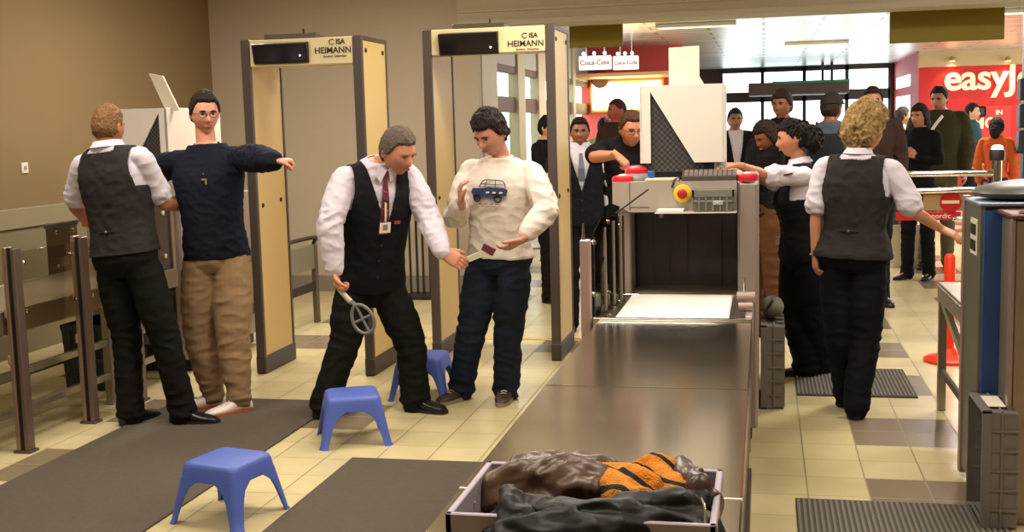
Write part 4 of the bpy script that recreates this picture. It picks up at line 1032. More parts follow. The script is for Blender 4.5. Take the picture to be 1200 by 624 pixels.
def hand(mb, w, d, pn, side, curl, k, spread=.0, point=False):
    """w wrist, d direction of the hand, pn palm normal, side = thumb side unit vector"""
    d = d.normalized(); pn = (pn-d*pn.dot(d)).normalized(); t = (side-d*side.dot(d)); t = (t-pn*t.dot(pn)).normalized()
    k = k*1.0; rr = []
    for f, a, b in ((-.035, .026, .021), (0, .028, .020), (.03, .036, .0175), (.06, .042, .016), (.085, .042, .0145), (.094, .036, .011)):
        rr.append(ring(w+d*f*k, t, pn, a*k, b*k, 16, 2.8))
    mb.loft(rr)
    for i, (x, L_) in enumerate(((.031, .070), (.0105, .079), (-.0105, .073), (-.031, .058))):
        p = w+d*.080*k+t*x*k; ang = 0; pts = [p]; dd = (d+t*x*spread*14).normalized(); c = curl*(1+.12*i)
        if point and i == 0: c = curl*.2
        for f, bend in ((.42, .55), (.33, .95), (.25, .65)):
            ang += bend*c; v = dd*math.cos(ang)+pn*math.sin(ang); p = p+v*L_*f*k; pts.append(p)
        mb.tube(pts, [.0098*k, .0092*k, .0085*k, .0072*k], 10, sub=2, rnd=True)
    p0 = w+d*.020*k+t*.024*k; p1 = w+d*.045*k+t*.046*k+pn*.008*k; v = (d*.86+t*.28+pn*.5*min(1, curl)).normalized(); p2 = p1+v*.032*k; p3 = p2+(v+pn*.35*curl-t*.3*curl).normalized()*.028*k
    mb.tube([p0, p1, p2, p3], [.015*k, .0125*k, .011*k, .0085*k], 10, sub=2, rnd=True)
def headM(c, face, pitch, roll_, k):
    f = fdir(face); r = f.cross(UP).normalized()
    M = Matrix((( r.x, f.x, 0), (r.y, f.y, 0), (r.z, f.z, 1)))
    M = M @ Matrix.Rotation(math.radians(-pitch), 3, 'X') @ Matrix.Rotation(math.radians(roll_), 3, 'Y')
    M4 = M.to_4x4(); M4.translation = c
    return M4 @ Matrix.Scale(k, 4)
def to_obj(me, nm, m, root, smooth=True):
    me.materials.clear(); me.materials.append(m)
    if smooth: me.shade_smooth()
    me.name = nm; o = bpy.data.objects.new(nm, me); C.objects.link(o); attach(o, root); return o
def folds(me, amp, f, zst=1., axis=None, seed=0., fn=None):
    co, no = get_co(me)
    for i in range(len(co)):
        x, y, z = co[i]; a = amp*(fn(x, y, z) if fn else 1.)
        n = noise.noise(Vector((x*f+seed, y*f, z*f*zst))); n2 = noise.noise(Vector((x*f*2.1, y*f*2.1+seed, z*f*zst*2.1)))
        co[i] += no[i]*a*(.6-2.2*abs(n)+.5*n2)
    me.vertices.foreach_set('co', co.ravel()); me.update()
SHOEB = mat('black_shoe_leather', '#17130f', .3, bump=.03)
SOLE = mat('shoe_sole_dark', '#0f0d0c', .7)
def shoe(root, an, d, k, m=None, sole=None, L_=.285, toe=0, kind='shoe', zg=0., w=1., laces=None, heel=0.):
    d = Vector((d.x, d.y, 0)).normalized(); s = Vector((-d.y, d.x, 0)); k = k*L_/.285
    b = Vector((an.x, an.y, zg))-d*.075*k; m = m or SHOEB; sole = sole or SOLE
    q = MB(); rr = []
    for f, a, h in ((0, .018, .045), (.012, .030, .075), (.04, .036, .098), (.08, .038, .104), (.115, .039, .088), (.15, .043, .068), (.19, .047, .056), (.23, .045, .048), (.262, .034, .040), (.282, .014, .028)):
        c = b+d*f*k; h *= k*(1.0); a *= k*w; R_ = []
        for j in range(18):
            g = 2*PI*j/18; x = math.cos(g); z = math.sin(g)
            R_.append(c+s*a*math.copysign(abs(x)**.7, x)+UP*(.014+heel*max(0, 1-f/.2)+(h-.014)*(.5+.5*math.copysign(abs(z)**.8, z))))
        rr.append(R_)
    q.loft(rr); o = q.build(kind, m, root, smooth=60)
    n = 26; bot = []; ol = []
    for j in range(n):
        g = 2*PI*j/n; f = .142-.146*math.cos(g); ww = (.040+.008*math.sin((f-.05)/.2*2))*w*math.copysign(abs(math.sin(g))**.6, math.sin(g))
        ol.append(b+d*f*k+s*ww*k*1.02)
    q = MB(); q.prism([p+UP*.002 for p in ol], UP*.020*k); q.build('sole', sole, o, smooth=30)
    if heel: q = MB(); q.tube([b+d*.03*k, b+d*.03*k+UP*(heel+.01)], [.014, .022], 10); q.build('heel', sole, o)
    if laces:
        q = MB()
        for f in (.12, .14, .16, .18):
            c = b+d*f*k; h = (.092-(f-.115)*.45)*k; q.tube([c-s*.018*k+UP*(h-.006), c+UP*h, c+s*.018*k+UP*(h-.006)], .0028, 6)
        q.build('laces', laces, o)
    return o
def hair(root, M, col, st, fem=False, seed=0):
    zf, zs, zb, T, na, nf, top = st; r = []
    def fn(x, y, z):
        p = hp(x, y, z, fem); az = math.atan2(abs(x), y)/PI      # 0 front .. 1 back
        if az < .5: q = az/.5; bd = zf*(1-sstep((q-.55)/.45))+zs*sstep((q-.55)/.45)
        else: q = (az-.5)/.5; bd = zs*(1-sstep(q/.35))+zb*sstep(q/.35) if q < .35 else zb
        bd += .006*noise.noise(Vector((x*9, y*9, seed)))
        mk = sstep((p.z-bd+.006)/.018)
        v = Vector((x*.9, y*.9, z)).normalized()
        th = T+top*max(0, z)**1.5+na*(noise.noise(Vector((p.x*nf+seed, p.y*nf, p.z*nf*.55)))+.6*noise.noise(Vector((p.x*nf*2.3, p.y*nf*2.3+seed, p.z*nf*1.2))))
        return M @ (p+v*(th*mk-.016*(1-mk)))
    q = MB(); q.loft(headgrid(fn, 64, 84))
    return q
def hairmat(col): return mat('hair_'+col.strip('#'), col, .6, bump=.8, bscale=150, var=.4, vscale=70, spec=.2)
def skinmat(col): return mat('skin_'+col.strip('#'), col, .5, bump=.03, bscale=80, var=.05, vscale=14)
def clothmat(nm, col, rough=.8, var=.06): return mat(nm, col, max(rough, .85), bump=.12, bscale=220, var=var, vscale=9, spec=.15)
def face_parts(root, M, hm, k, lips='#a4564a', fem=False, beard=None, detail=True):
    EW = mat('eye_white', '#b9aa9a', .35, spec=.2); EI = mat('eye_iris', '#22150e', .2); LP = mat('lips_'+lips.strip('#'), lips, .45)
    R3 = M.to_3x3()
    for s in (-1, 1):
        c = Vector((s*.031, hp(.32*s, .93, .07).y-.0055, .008))
        q = MB(); b = bmesh.new(); bmesh.ops.create_uvsphere(b, u_segments=16, v_segments=12, radius=.0104)
        b.verts.index_update(); o_ = len(q.v)
        vs_ = [v.co.copy() for v in b.verts]; fs = [[v.index for v in f.verts] for f in b.faces]
        q.add([M @ (c+v) for v in vs_], fs); q.m = [1 if (sum((vs_[i] for i in f), Vector())/len(f)).y > .0078 else 0 for f in fs]; b.free()
        q.build('eye', [EW, EI], root, smooth=60)
        q = MB(); q.tube([M @ Vector((s*x, hp(x/.0765, .92, .2).y+.0035+y, z)) for x, y, z in ((.014, .004, .0235), (.028, .003, .0275), (.040, -.002, .026), (.050, -.010, .0205))], [.0028, .0042, .0036, .0015], 8, sub=3, flat=.8)
        q.build('eyebrow', hm, root, smooth=60)
        q = MB(); q.tube([M @ Vector((s*x, hp(x/.0765, .93, .07).y+.0065+y, z)) for x, y, z in ((.019, .0, .0115), (.026, .0035, .0175), (.036, .003, .018), (.045, -.005, .0105))], .0022, 6, sub=3); q.build('eyelid', hm if not detail else mat('eyelid_dark', '#5b3a2c', .5), root, smooth=60)
    q = MB()
    for zz, rr in ((-.0565, .0032), (-.0645, .0042)):
        q.tube([M @ Vector((x, hp(x/.0765, .9, zz/.12).y*1.0+.0015-abs(x)*.12, zz+abs(x)*.06*(1 if zz < -.06 else -1)*1.0)) for x in (-.022, -.011, 0, .011, .022)], [.0012, rr, rr, rr, .0012], 8, sub=3)
    q.build('lips', LP, root, smooth=60)
def glasses(root, M, col='#2a2220', r=.020):
    q = MB()
    for s in (-1, 1):
        q.tube([M @ Vector((s*.031+r*1.15*math.cos(a), .101-.02*abs(math.cos(a)-0)*0, .006+r*.8*math.sin(a))) for a in np.linspace(0, 2*PI, 17)[:-1]], .0018, 6, closed=True)
        q.tube([M @ Vector((s*(.031+r*1.15), .100, .010)), M @ Vector((s*.074, .06, .012)), M @ Vector((s*.079, .0, .010))], .0018, 6)
    q.tube([M @ Vector((-.031+r*1.15, .101, .009)), M @ Vector((0, .108, .012)), M @ Vector((.031-r*1.15, .101, .009))], .0016, 6)
    return q.build('glasses', mat('glasses_frame', col, .3), root)
def build_person(label, B, o):
    k = B.k; fem = B.fem; J = B.J; vox = o.get('vox', .0045)
    base = o.get('base') or Vector(((J['anL'].x+J['anR'].x)/2, (J['anL'].y+J['anR'].y)/2, 0))
    root = thing('person', label, 'person', base, o.get('group'))
    skin = skinmat(o.get('skin', '#c8906e')); hm = hairmat(o.get('haircol', '#3a291c'))
    M = headM(J['head'], o['face'], o.get('pitch', 0), o.get('roll', 0), k*o.get('hs', .97))
    B.neckdir = (J['head']-B.S).normalized()
    # ---- body
    q = MB(); q.loft([[M @ p for p in r] for r in headgrid(lambda x, y, z: hp(x, y, z, fem), 52, 64)])
    nb = B.S+B.up*.066*k-B.sf*.012*k; hb = M @ Vector((0, -.018, -.075))
    q.tube([nb-B.up*.05, nb.lerp(hb, .3), hb, M @ Vector((0, -.012, -.03))], [.072*k, .056*k*(.86 if fem else 1), .053*k*(.84 if fem else 1), .05*k], 18, sub=3)
    for s in (-1, 1):
        rr = []
        for f, a, b in ((-.004, .008, .014), (.004, .013, .024), (.010, .017, .031), (.014, .013, .026), (.015, .006, .015)):
            c = Vector((s*(.071+f), -.008-f*.5, -.002)); rr.append([M @ (c+Vector((0, a*math.cos(g)-.002, b*math.sin(g)+.1*a*math.cos(g)))) for g in np.linspace(0, 2*PI, 15)[:-1]])
        q.loft(rr)
    q.loft(B.trunk(-.16, 1.17, -.006, 16))
    for sd in 'LR':
        sh, el, wr = J['sh'+sd], J['el'+sd], J['wr'+sd]; th = .86 if fem else 1.; th *= k
        limb(q, [sh, sh.lerp(el, .5), el, el.lerp(wr, .3), wr], [.050*th, .047*th, .038*th, .041*th, .026*th])
        hd = J.get('hd'+sd) or (wr-el); pn = J.get('pn'+sd) or (B.Pv-wr); tdir = J.get('th'+sd) or B.sf
        hand(q, wr, hd, pn, tdir, J.get('cu'+sd, .45), k*(.93 if fem else 1.), J.get('sp'+sd, 0.), J.get('pt'+sd, False))
        hip, kn, an = J['hip'+sd], J['kn'+sd], J['an'+sd]
        limb(q, [hip, hip.lerp(kn, .5), kn, kn.lerp(an, .35), an], [.082*k, .074*k, .054*k, .052*k, .036*k])
        td = J['toe'+sd]; limb(q, [an-UP*.02, an-UP*.045+td*.06*k, an-UP*.06+td*.14*k], [.032*k, .030*k, .022*k], sub=2)
    me = remesh(q, vox, 3); to_obj(me, 'body', skin, root)
    # ---- face, hair
    face_parts(root, M, hm, k, o.get('lips', '#a4564a'), fem)
    q = hair(root, M, hm, o.get('hair', (.062, -.005, -.075, .010, .004, 40, .008)), fem, o.get('seed', 1.))
    if 'tail' in o:
        for (a, b, c, r0, r1) in o['tail']: q.tube([M @ Vector(a), M @ Vector(b), M @ Vector(c)], [r0, r1, r0*.6], 14, sub=3, rnd=True)
    if 'tail' in o or o.get('hrem'):
        mh = remesh(q, .004, 1); folds(mh, o.get('hamp', .006), o.get('hfreq', 55), .5, seed=o.get('seed', 1.)); to_obj(mh, 'hair', hm, root)
    else: q.build('hair', hm, root, smooth=80)
    if o.get('glasses'): glasses(root, M, o['glasses'])
    if o.get('stubble'):
        pass
    # ---- shirt
    sm = o['shirt']; sl = o.get('sleeve', 'long'); inf = o.get('inf', .012); q = MB()
    q.loft(B.trunk(.13 if o.get('vest') else o.get('hem', -.02), 1.155, inf*.8, 20, o.get('belly', 0.)))
    lo = o.get('loose', .012)
    for sd in 'LR':
        sh, el, wr = J['sh'+sd], J['el'+sd], J['wr'+sd]; th = (.86 if fem else 1.)*k; inw = sh.lerp(B.S, .25)
        if sl == 'long':
            e = wr.lerp(el, o.get('cuff', .06)); limb(q, [sh.lerp(B.S, .6)+B.up*.024, sh.lerp(B.S, .22)+B.up*.008, sh-B.up*.006, sh.lerp(el, .5), el, el.lerp(wr, .4), e], [.036*th+lo*.4, .046*th+lo*.5, .050*th+lo*.6, .054*th+lo, .047*th+lo, .044*th+lo, .033*th+lo*.8], n=20)
        elif sl == 'short':
            e = sh.lerp(el, .80); limb(q, [sh.lerp(B.S, .6)+B.up*.024, sh.lerp(B.S, .22)+B.up*.008, sh-B.up*.006, sh.lerp(el, .5), e], [.036*th+lo*.4, .046*th+lo*.5, .050*th+lo*.6, .052*th+lo, .056*th+lo*1.3], n=20)
    me = remesh(q, vox*1.1, 3)
    S_ = B.S
    def fw(x, y, z):
        p = Vector((x, y, z)); d = min((p-J['elL']).length, (p-J['elR']).length); return .55+1.1*math.exp(-(d/.10)**2)+.5*math.exp(-((p-B.Pv).length/.16)**2)
    folds(me, o.get('famp', .006), o.get('ff', 13), 1.5, seed=o.get('seed', 1.), fn=fw)
    so = to_obj(me, o.get('shirtname', 'shirt'), sm, root)
    if o.get('collar'):
        c, r, f = B.at(1.11); q = MB(); R_ = .074*k*(.84 if fem else 1); nn = 30; rr = []
        nd = B.neckdir
        for j in range(nn+1):
            g = -PI/2+.32+(2*PI-.64)*j/nn; dv = r*math.cos(g)*1.0+f*math.sin(g)*(-1)*-1
            g2 = PI/2+.16+(2*PI-.32)*j/nn; dv = r*math.cos(g2)+f*math.sin(g2); fr = max(0, math.sin(g2))
            cb = nb+nd*.016; b0 = cb-nd*.004+dv*R_*1.10-UP*.012*fr*2; b1 = cb+nd*(.030-.014*fr)*k+dv*R_*.98; b2 = cb+dv*R_*1.28+nd*(-.002-.034*fr)*k
            rr.append([b0, b1, b1+dv*.004+UP*.002, b2+dv*.004, b2])
        q.loft(rr, cap=True); q.build('collar', o['collar'], root, smooth=50)
    if o.get('ribneck'):
        c, r, f = B.at(1.10); q = MB()
        q.tube([nb+B.neckdir*.022*k+(r*math.cos(g)+f*math.sin(g))*.066*k-UP*.016*max(0, math.sin(g)) for g in np.linspace(0, 2*PI, 25)[:-1]], .009, 8, closed=True); q.build('neck_rib', o['ribneck'], root, smooth=60)
    # ---- vest
    if o.get('vest'):
        q = MB(); q.loft(B.trunk(o.get('vhem', .02), 1.14, inf+.011, 24, o.get('belly', 0.)))
        for sd in 'LR':
            sh = J['sh'+sd]; th = (.86 if fem else 1.)*k; limb(q, [sh.lerp(B.S, .6)+B.up*.024, sh.lerp(B.S, .22)+B.up*.008, sh-B.up*.006], [.036*th+lo*.4+.010, .046*th+lo*.5+.010, .050*th+lo*.6+.008])
        me = remesh(q, .005, 3)
        b = bmesh.new(); b.from_mesh(me); hw = (B.shR-B.S).length; vd = o.get('vdepth', .27)*k
        dead = []
        for f in b.faces:
            p = f.calc_center_median()-B.S; a = p.dot(B.sr); c = p.dot(B.up); w = p.dot(B.sf)
            t_ = 1+c/B.L
            if t_ < o.get('vhem', .02)+.012: dead.append(f); continue
            if c > -.15*k and abs(a) > hw*(.80+.10*sstep(-c/.15)): dead.append(f); continue
            if abs(a) < .075*k and c > .050*k: dead.append(f); continue
            if w > 0.0 and c > -vd and abs(a) < (c+vd)*o.get('vw', .27): dead.append(f); continue
            if w < 0 and c > .055*k and abs(a) < .09*k: dead.append(f)
        bmesh.ops.delete(b, geom=dead, context='FACES'); b.to_mesh(me); b.free()
        folds(me, .0035, 14, 1.2, seed=3.); v = to_obj(me, 'waistcoat', o['vest'], root)
        sd_ = v.modifiers.new('s', 'SOLIDIFY'); sd_.thickness = .004; sd_.offset = 0
        if o.get('vest_back'):
            q = MB(); q.tube([B.surf(x, .30, inf+.018, -1) for x in (-.05, -.02, .02, .05)], .006, 8, flat=.4); q.build('back_strap', o['vest'], v)
            q = MB(); q.sphere(B.surf(0, .30, inf+.024, -1), .010, 10); q.build('buckle', DARKSTEEL, v)
        else:
            q = MB()
            for t in (.15, .3, .45): q.sphere(B.surf(.0, t, inf+.016), .007, 10, sc=(1, 1, 1))
            q.build('buttons', BLACK, v)
    # ---- trousers
    tm = o['trousers']; q = MB(); ti = o.get('tinf', .010); tw = o.get('tw', 1.); hem = o.get('hemr', .062)
    q.loft(B.trunk(-.17, o.get('waist', .17), ti, 10))
    for sd in 'LR':
        hip, kn, an = J['hip'+sd], J['kn'+sd], J['an'+sd]; inn = hip.lerp(B.Pv, .25)+B.up*.02
        e = an-UP*o.get('drop', .028)
        limb(q, [inn, hip.lerp(kn, .2), hip.lerp(kn, .6), kn, kn.lerp(an, .45), an.lerp(kn, .08), e], [.092*k+ti, (.092*k+ti)*1.0, (.078*k+ti)*tw, (.062*k+ti)*tw, (.058*k+ti)*tw, hem*k, (hem+.004)*k], n=22)
    me = remesh(q, vox*1.2, 3)
    def fl(x, y, z):
        p = Vector((x, y, z)); dk = min((p-J['knL']).length, (p-J['knR']).length); return .5+1.*math.exp(-(dk/.12)**2)+1.1*math.exp(-max(0, z-.05)/.12)+.4*math.exp(-((p-B.Pv).length/.2)**2)
    folds(me, o.get('tamp', .0065), o.get('tf', 9), 2.0, seed=5+o.get('seed', 1.), fn=fl)
    to_obj(me, o.get('trname', 'trousers'), tm, root)
    # ---- belt
    if o.get('belt'):
        q = MB(); a, b_, of = B.pr(.15); c, r, f = B.at(.15); rr = []
        for t in (.125, .165):
            c, r, f = B.at(t); a, b_, of = B.pr(t); rr.append(ring(c+f*of*k, r, f, a*k*B.w+ti+.004, b_*k*(.5+.5*B.w)+ti+.004))
        q.loft(rr); q.build('belt', o['belt'], root, smooth=60)
    # ---- shoes
    for sd in 'LR':
        shoe(root, J['an'+sd], J['toe'+sd], k*(.9 if fem else 1.), o.get('shoemat'), o.get('solemat'), o.get('shoelen', .29), heel=o.get('heel', 0.), laces=o.get('laces'))
    return root, B, M
def stand(Sx, ytop, Y, ang, H=None, fem=False, wide=1., face=None, spread=.10, dx=0.):
    """anatomical upright pose; head top on the given pixel at depth Y"""
    top = P(Sx, ytop, Y); H = H or top.z; k = H/1.78; g = Vector((top.x, top.y, 0)); f = fdir(ang); r = f.cross(UP)
    B = Body(H, g+UP*1.478*k, g+UP*.94*k, ang, None, fem, wide)
    J = B.J; J['head'] = g+UP*(H-.118*k)+f*.02*k+r*0
    for sd, s in (('R', 1), ('L', -1)):
        sh = B.shR if s == 1 else B.shL; hip = B.hipR if s == 1 else B.hipL
        J['sh'+sd] = sh; J['hip'+sd] = hip
        J['el'+sd] = sh+r*s*.05*k-UP*.28*k-f*.02*k; J['wr'+sd] = J['el'+sd]-UP*.24*k+f*.07*k-r*s*.01
        J['hd'+sd] = -UP+f*.25; J['pn'+sd] = -r*s; J['th'+sd] = f
        an = g+r*s*spread*k+UP*.085*k+f*(.04*s); J['an'+sd] = an; J['kn'+sd] = hip.lerp(an, .5)+f*.02
        J['toe'+sd] = (f+r*s*.22).normalized()
    return B
def arm(B, sd, e, w, h, es=-1, ws=-1, hs=-1, cu=.4, pn=None, th=None, **kw):
    J = B.J; k = B.k*(.92 if B.fem else 1.); J['el'+sd] = reach(J['sh'+sd], *e, .285*k, es); J['wr'+sd] = reach(J['el'+sd], *w, .25*k, ws)
    J['hd'+sd] = reach(J['wr'+sd], *h, .10*k, hs)-J['wr'+sd]; J['cu'+sd] = cu
    if pn is not None: J['pn'+sd] = Vector(pn)
    if th is not None: J['th'+sd] = Vector(th)
    J['sp'+sd] = kw.get('sp', 0.); J['pt'+sd] = kw.get('pt', False)
def posed(H, Sp, Pp, Y, ta, head, ankles, knees, toes, ha=None, fem=False, wide=1., ys=0., yp=0., yh=0., foothead=None):
    """Sp, Pp, head are pixels (shoulder centre, hip centre, head centre); ankles are ground pixels of the ankle's foot"""
    B = Body(H, P(*Sp, Y+ys), P(*Pp, Y+yp), ta, ha, fem, wide); J = B.J; J['head'] = P(*head, Y+yh)
    J['shR'], J['shL'], J['hipR'], J['hipL'] = B.shR, B.shL, B.hipR, B.hipL
    for i, sd in enumerate('LR'):
        g = G(*ankles[i]); J['an'+sd] = g+UP*.085*B.k
        hip = J['hip'+sd]; mid = hip.lerp(J['an'+sd], .5); L_ = .43*B.k; dd = (J['an'+sd]-hip).length/2
        kn = P(*knees[i], mid.y); f = fdir(toes[i]); 
        J['kn'+sd] = kn+f*.02; J['toe'+sd] = f
    return B
SHIRTW = clothmat('white_uniform_shirt', '#d3ccd6', .75, .04); SHIRTL = clothmat('pale_lilac_shirt', '#cdc4cd', .75, .05)
VESTD = clothmat('charcoal_waistcoat', '#171517', .85); VESTG = clothmat('grey_waistcoat', '#2b2926', .85); TROUB = clothmat('black_trousers', '#15130f', .85); TROUN = clothmat('navy_black_trousers', '#12121a', .85)
# 1 guard from behind, left
B = posed(1.76, (131, 189), (148, 304), 5.78, 174, (127, 150), [(215, 497), (154, 497)][::-1], [(146, 400), (190, 398)], [165, 95], wide=1.06, yp=0.)
J = B.J
arm(B, 'L', (88, 240), (104, 262), (122, 262), es=1, ws=1, hs=1, cu=.5, pn=(0, 0, -1), th=(1, 0, 0))
arm(B, 'R', (190, 236), (207, 243), (222, 240), es=1, ws=1, hs=1, cu=.3, pn=(0, 0, -1), th=(-1, 0, 0))
build_person('male guard seen from behind in a dark waistcoat over a short sleeved white shirt', B, dict(face=176, pitch=4, skin='#b9714f', haircol='#7a5836', hair=(.062, .0, -.062, .007, .004, 60, .012), hrem=1, hamp=.003, hfreq=80, shirt=SHIRTW, sleeve='short', collar=SHIRTW, vest=VESTG, vest_back=1, vhem=.05, trousers=TROUB, tw=1.12, hemr=.075, seed=1.3, hem=.0, tf=8))
# 2 man in navy sweater with outstretched arms
B = posed(1.80, (243, 187), (254, 300), 6.2, 12, (240, 134), [(281, 484), (251, 479)], [(277, 392), (239, 390)], [-38, -62])
arm(B, 'L', (303, 186), (322, 189), (345, 189), es=-1, ws=-1, hs=-1, cu=1.5, pn=(0, 0, -1), th=(-.7, -.4, 0))
arm(B, 'R', (188, 200), (152, 205), (138, 206), es=1, ws=1, hs=1, cu=.5, pn=(0, 0, -1), th=(0, -1, 0))
NAVY = clothmat('navy_sweater', '#161a26', .9)
r_, B2, M2 = build_person('man in a navy sweater and khaki trousers standing with both arms stretched out', B, dict(face=38, pitch=6, skin='#c98a6c', haircol='#2c2119', hrem=1, hamp=.003, hfreq=80, hair=(.070, -.012, -.055, .010, .005, 60, .014), glasses='#3a302c', shirt=NAVY, shirtname='sweater', inf=.030, loose=.026, hem=-.02, ribneck=NAVY, famp=.008, trousers=clothmat('khaki_trousers', '#8d7152', .85), tw=1.18, hemr=.066, drop=.0, tinf=.018, tf=8, tamp=.008, seed=2.1, shoemat=mat('white_sneaker', '#e3d6cc', .5), solemat=mat('sneaker_sole_orange', '#a4512a', .6), laces=WHITEP))
e_ = B.surf(-.01, .80, .042); m_ = MB().box((-.012, -.002, -.004), (.022, .002, .006), .001).box((.010, -.002, -.026), (.020, .002, .002), .001).box((-.002, -.002, .03), (.006, .002, .037), .001)
m_.v = [tuple(e_+Vector(v)) for v in m_.v]; m_.build('chest_mark', mat('mark_tan', '#8c7b5c', .7), r_)
# 3 guard leaning with the wand
B = posed(1.80, (441, 207), (434, 333), 6.28, 42, (466, 178), [(487, 481), (381, 489)], [(478, 405), (401, 402)], [70, 150], ha=30, ys=-.12, yh=-.17, wide=1.04)
arm(B, 'R', (387, 264), (392, 322), (402, 352), es=-1, ws=-1, hs=-1, cu=1.15, pn=(1, .2, 0), th=(.3, -1, 0))
arm(B, 'L', (503, 257), (519, 297), (548, 312), es=-1, ws=-1, hs=-1, cu=.35, pn=(.1, .8, -.5), th=(.3, .0, 1))
r_, B3, M3 = build_person('grey haired guard leaning forward with a hand wand in his right hand', B, dict(hs=1.04, face=62, pitch=24, roll=6, skin='#c38262', haircol='#62564a', hrem=1, hamp=.003, hfreq=80, hair=(.066, -.01, -.068, .011, .005, 65, .012), shirt=SHIRTL, collar=SHIRTL, vest=VESTD, vhem=-.03, vdepth=.27, loose=.020, inf=.016, famp=.008, trousers=TROUB, tw=1.2, hemr=.082, tf=8, tamp=.008, belt=BLACK, seed=4.4))
TIE = mat('tie_dark_red', '#5a1c2a', .5); 
def strip_on(B, pts, hw, infl, nm, m, root, th=.004, ribs=None):
    q = MB(); rr = []
    for (x, t, w) in pts:
        p = B.surf(x, t, infl); r = B.sr; f = B.sf; rr.append([p-r*w, p+r*w, p+r*w*.9+f*th, p-r*w*.9+f*th])
    q.loft(rr); return q.build(nm, m, root)
tie = strip_on(B3, [(0, 1.10, .012), (0, 1.06, .018), (0, 1.03, .012), (0, .85, .022), (0, .66, .028), (0, .55, .030)], 0, .028, 'tie', TIE, r_)
for j in range(5):
    t = .92-j*.075; q = MB(); p0 = B3.surf(0, t, .026); r = B3.sr; q.prism([p0-r*.019-B3.up*.008+B3.sf*.003, p0+r*.019+B3.up*.008+B3.sf*.003, p0+r*.019+B3.up*.016+B3.sf*.003, p0-r*.019+B3.sf*.003], B3.sf*.003); q.build('tie_stripe', [mat('tie_stripe_pink', '#b84a5a', .5), BLACK][j % 2], tie)
bp_ = B3.surf(-.005, .62, .040); lb = MB()
lb.tube([B3.surf(.004, .84, .036), B3.surf(-.0, .72, .042), bp_+B3.up*.035], .006, 6, flat=.5); lb = lb.build('lanyard', mat('lanyard_cream', '#d9cfae', .6), r_)
def plate(c, r, u, f, w, h, m, nm, root, th=.003):
    q = MB(); q.prism([c-r*w-u*h, c+r*w-u*h, c+r*w+u*h, c-r*w+u*h], f*th); return q.build(nm, m, root)
bd = plate(bp_, B3.sr, B3.up, B3.sf, .032, .030, mat('badge_card', '#e9ddc6', .4), 'id_badge', r_)
plate(bp_+B3.sf*.0035+B3.up*.002, B3.sr, B3.up, B3.sf, .014, .016, mat('badge_photo', '#8b7580', .4), 'badge_photo', bd, .001)
plate(B3.surf(-.075, .66, .038), B3.sr, B3.up, B3.sf, .018, .009, mat('tag_red', '#b0302a', .4), 'name_tag', r_)
sp_ = B3.J['shR'].lerp(B3.J['elR'], .55); od = (sp_-B3.S); od = (B3.sr*.6+Vector((-.1, -.9, 0))).normalized(); u_ = Vector((0, 0, 1)); rr_ = u_.cross(od).normalized()
plate(sp_+od*.068, rr_, u_, od, .014, .016, mat('patch_dark_red', '#6a1f22', .6), 'shoulder_patch', r_)
w_ = B3.J['wrL']; d_ = (B3.J['wrL']-B3.J['elL']).normalized(); MB().tube([w_-d_*.022, w_-d_*.002], [.033, .032], 18).build('wrist_watch', BLACK, r_, smooth=50)
for s_ in (-1, 1):
    q = MB(); pp = [B3.surf(s_*x, t_, .032) for x, t_ in ((.004, 1.115), (.050, 1.15), (.062, 1.06), (.030, 1.0))]
    q.prism(pp, B3.sf*.005); q.build('collar_wing', SHIRTL, r_)
# the wand he holds
hw_ = B3.J['wrR']+B3.J['hdR'].normalized()*.095; a = hw_; tip = P(435, 391, a.y-.10)
t = thing('metal_detector_wand', 'grey oval loop wand with a cream grip in the hand of the leaning guard', 'wand', a)
ax = (tip-a).normalized(); st_ = P(411, 354, a.y); 
MB().tube([a-ax*.04, a+ax*.02, st_], [.012, .014, .015], 12, rnd=True).build('grip', mat('wand_cream', '#d6cfb0', .4), t, smooth=50)
cc = P(425, 374, a.y-.02); wv = (P(433, 370, a.y-.02)-P(417, 378, a.y-.02)).normalized(); lv = (P(433, 390, a.y-.02)-P(417, 358, a.y-.02)); ll = lv.length/2; lv.normalize()
WG = mat('wand_grey', '#6e6c66', .45)
MB().tube([cc+lv*ll*math.sin(g)+wv*.058*math.cos(g)*(1+.12*math.sin(g)) for g in np.linspace(0, 2*PI, 29)[:-1]], .0095, 10, closed=True).build('loop', WG, t, smooth=60)
MB().tube([cc-lv*ll, cc+lv*ll], .0075, 8).build('long_spoke', WG, t); MB().tube([cc-wv*.058, cc+wv*.058], .0075, 8).build('cross_spoke', WG, t)
MB().tube([st_, cc-lv*ll], [.015, .010], 10).build('neck', WG, t)
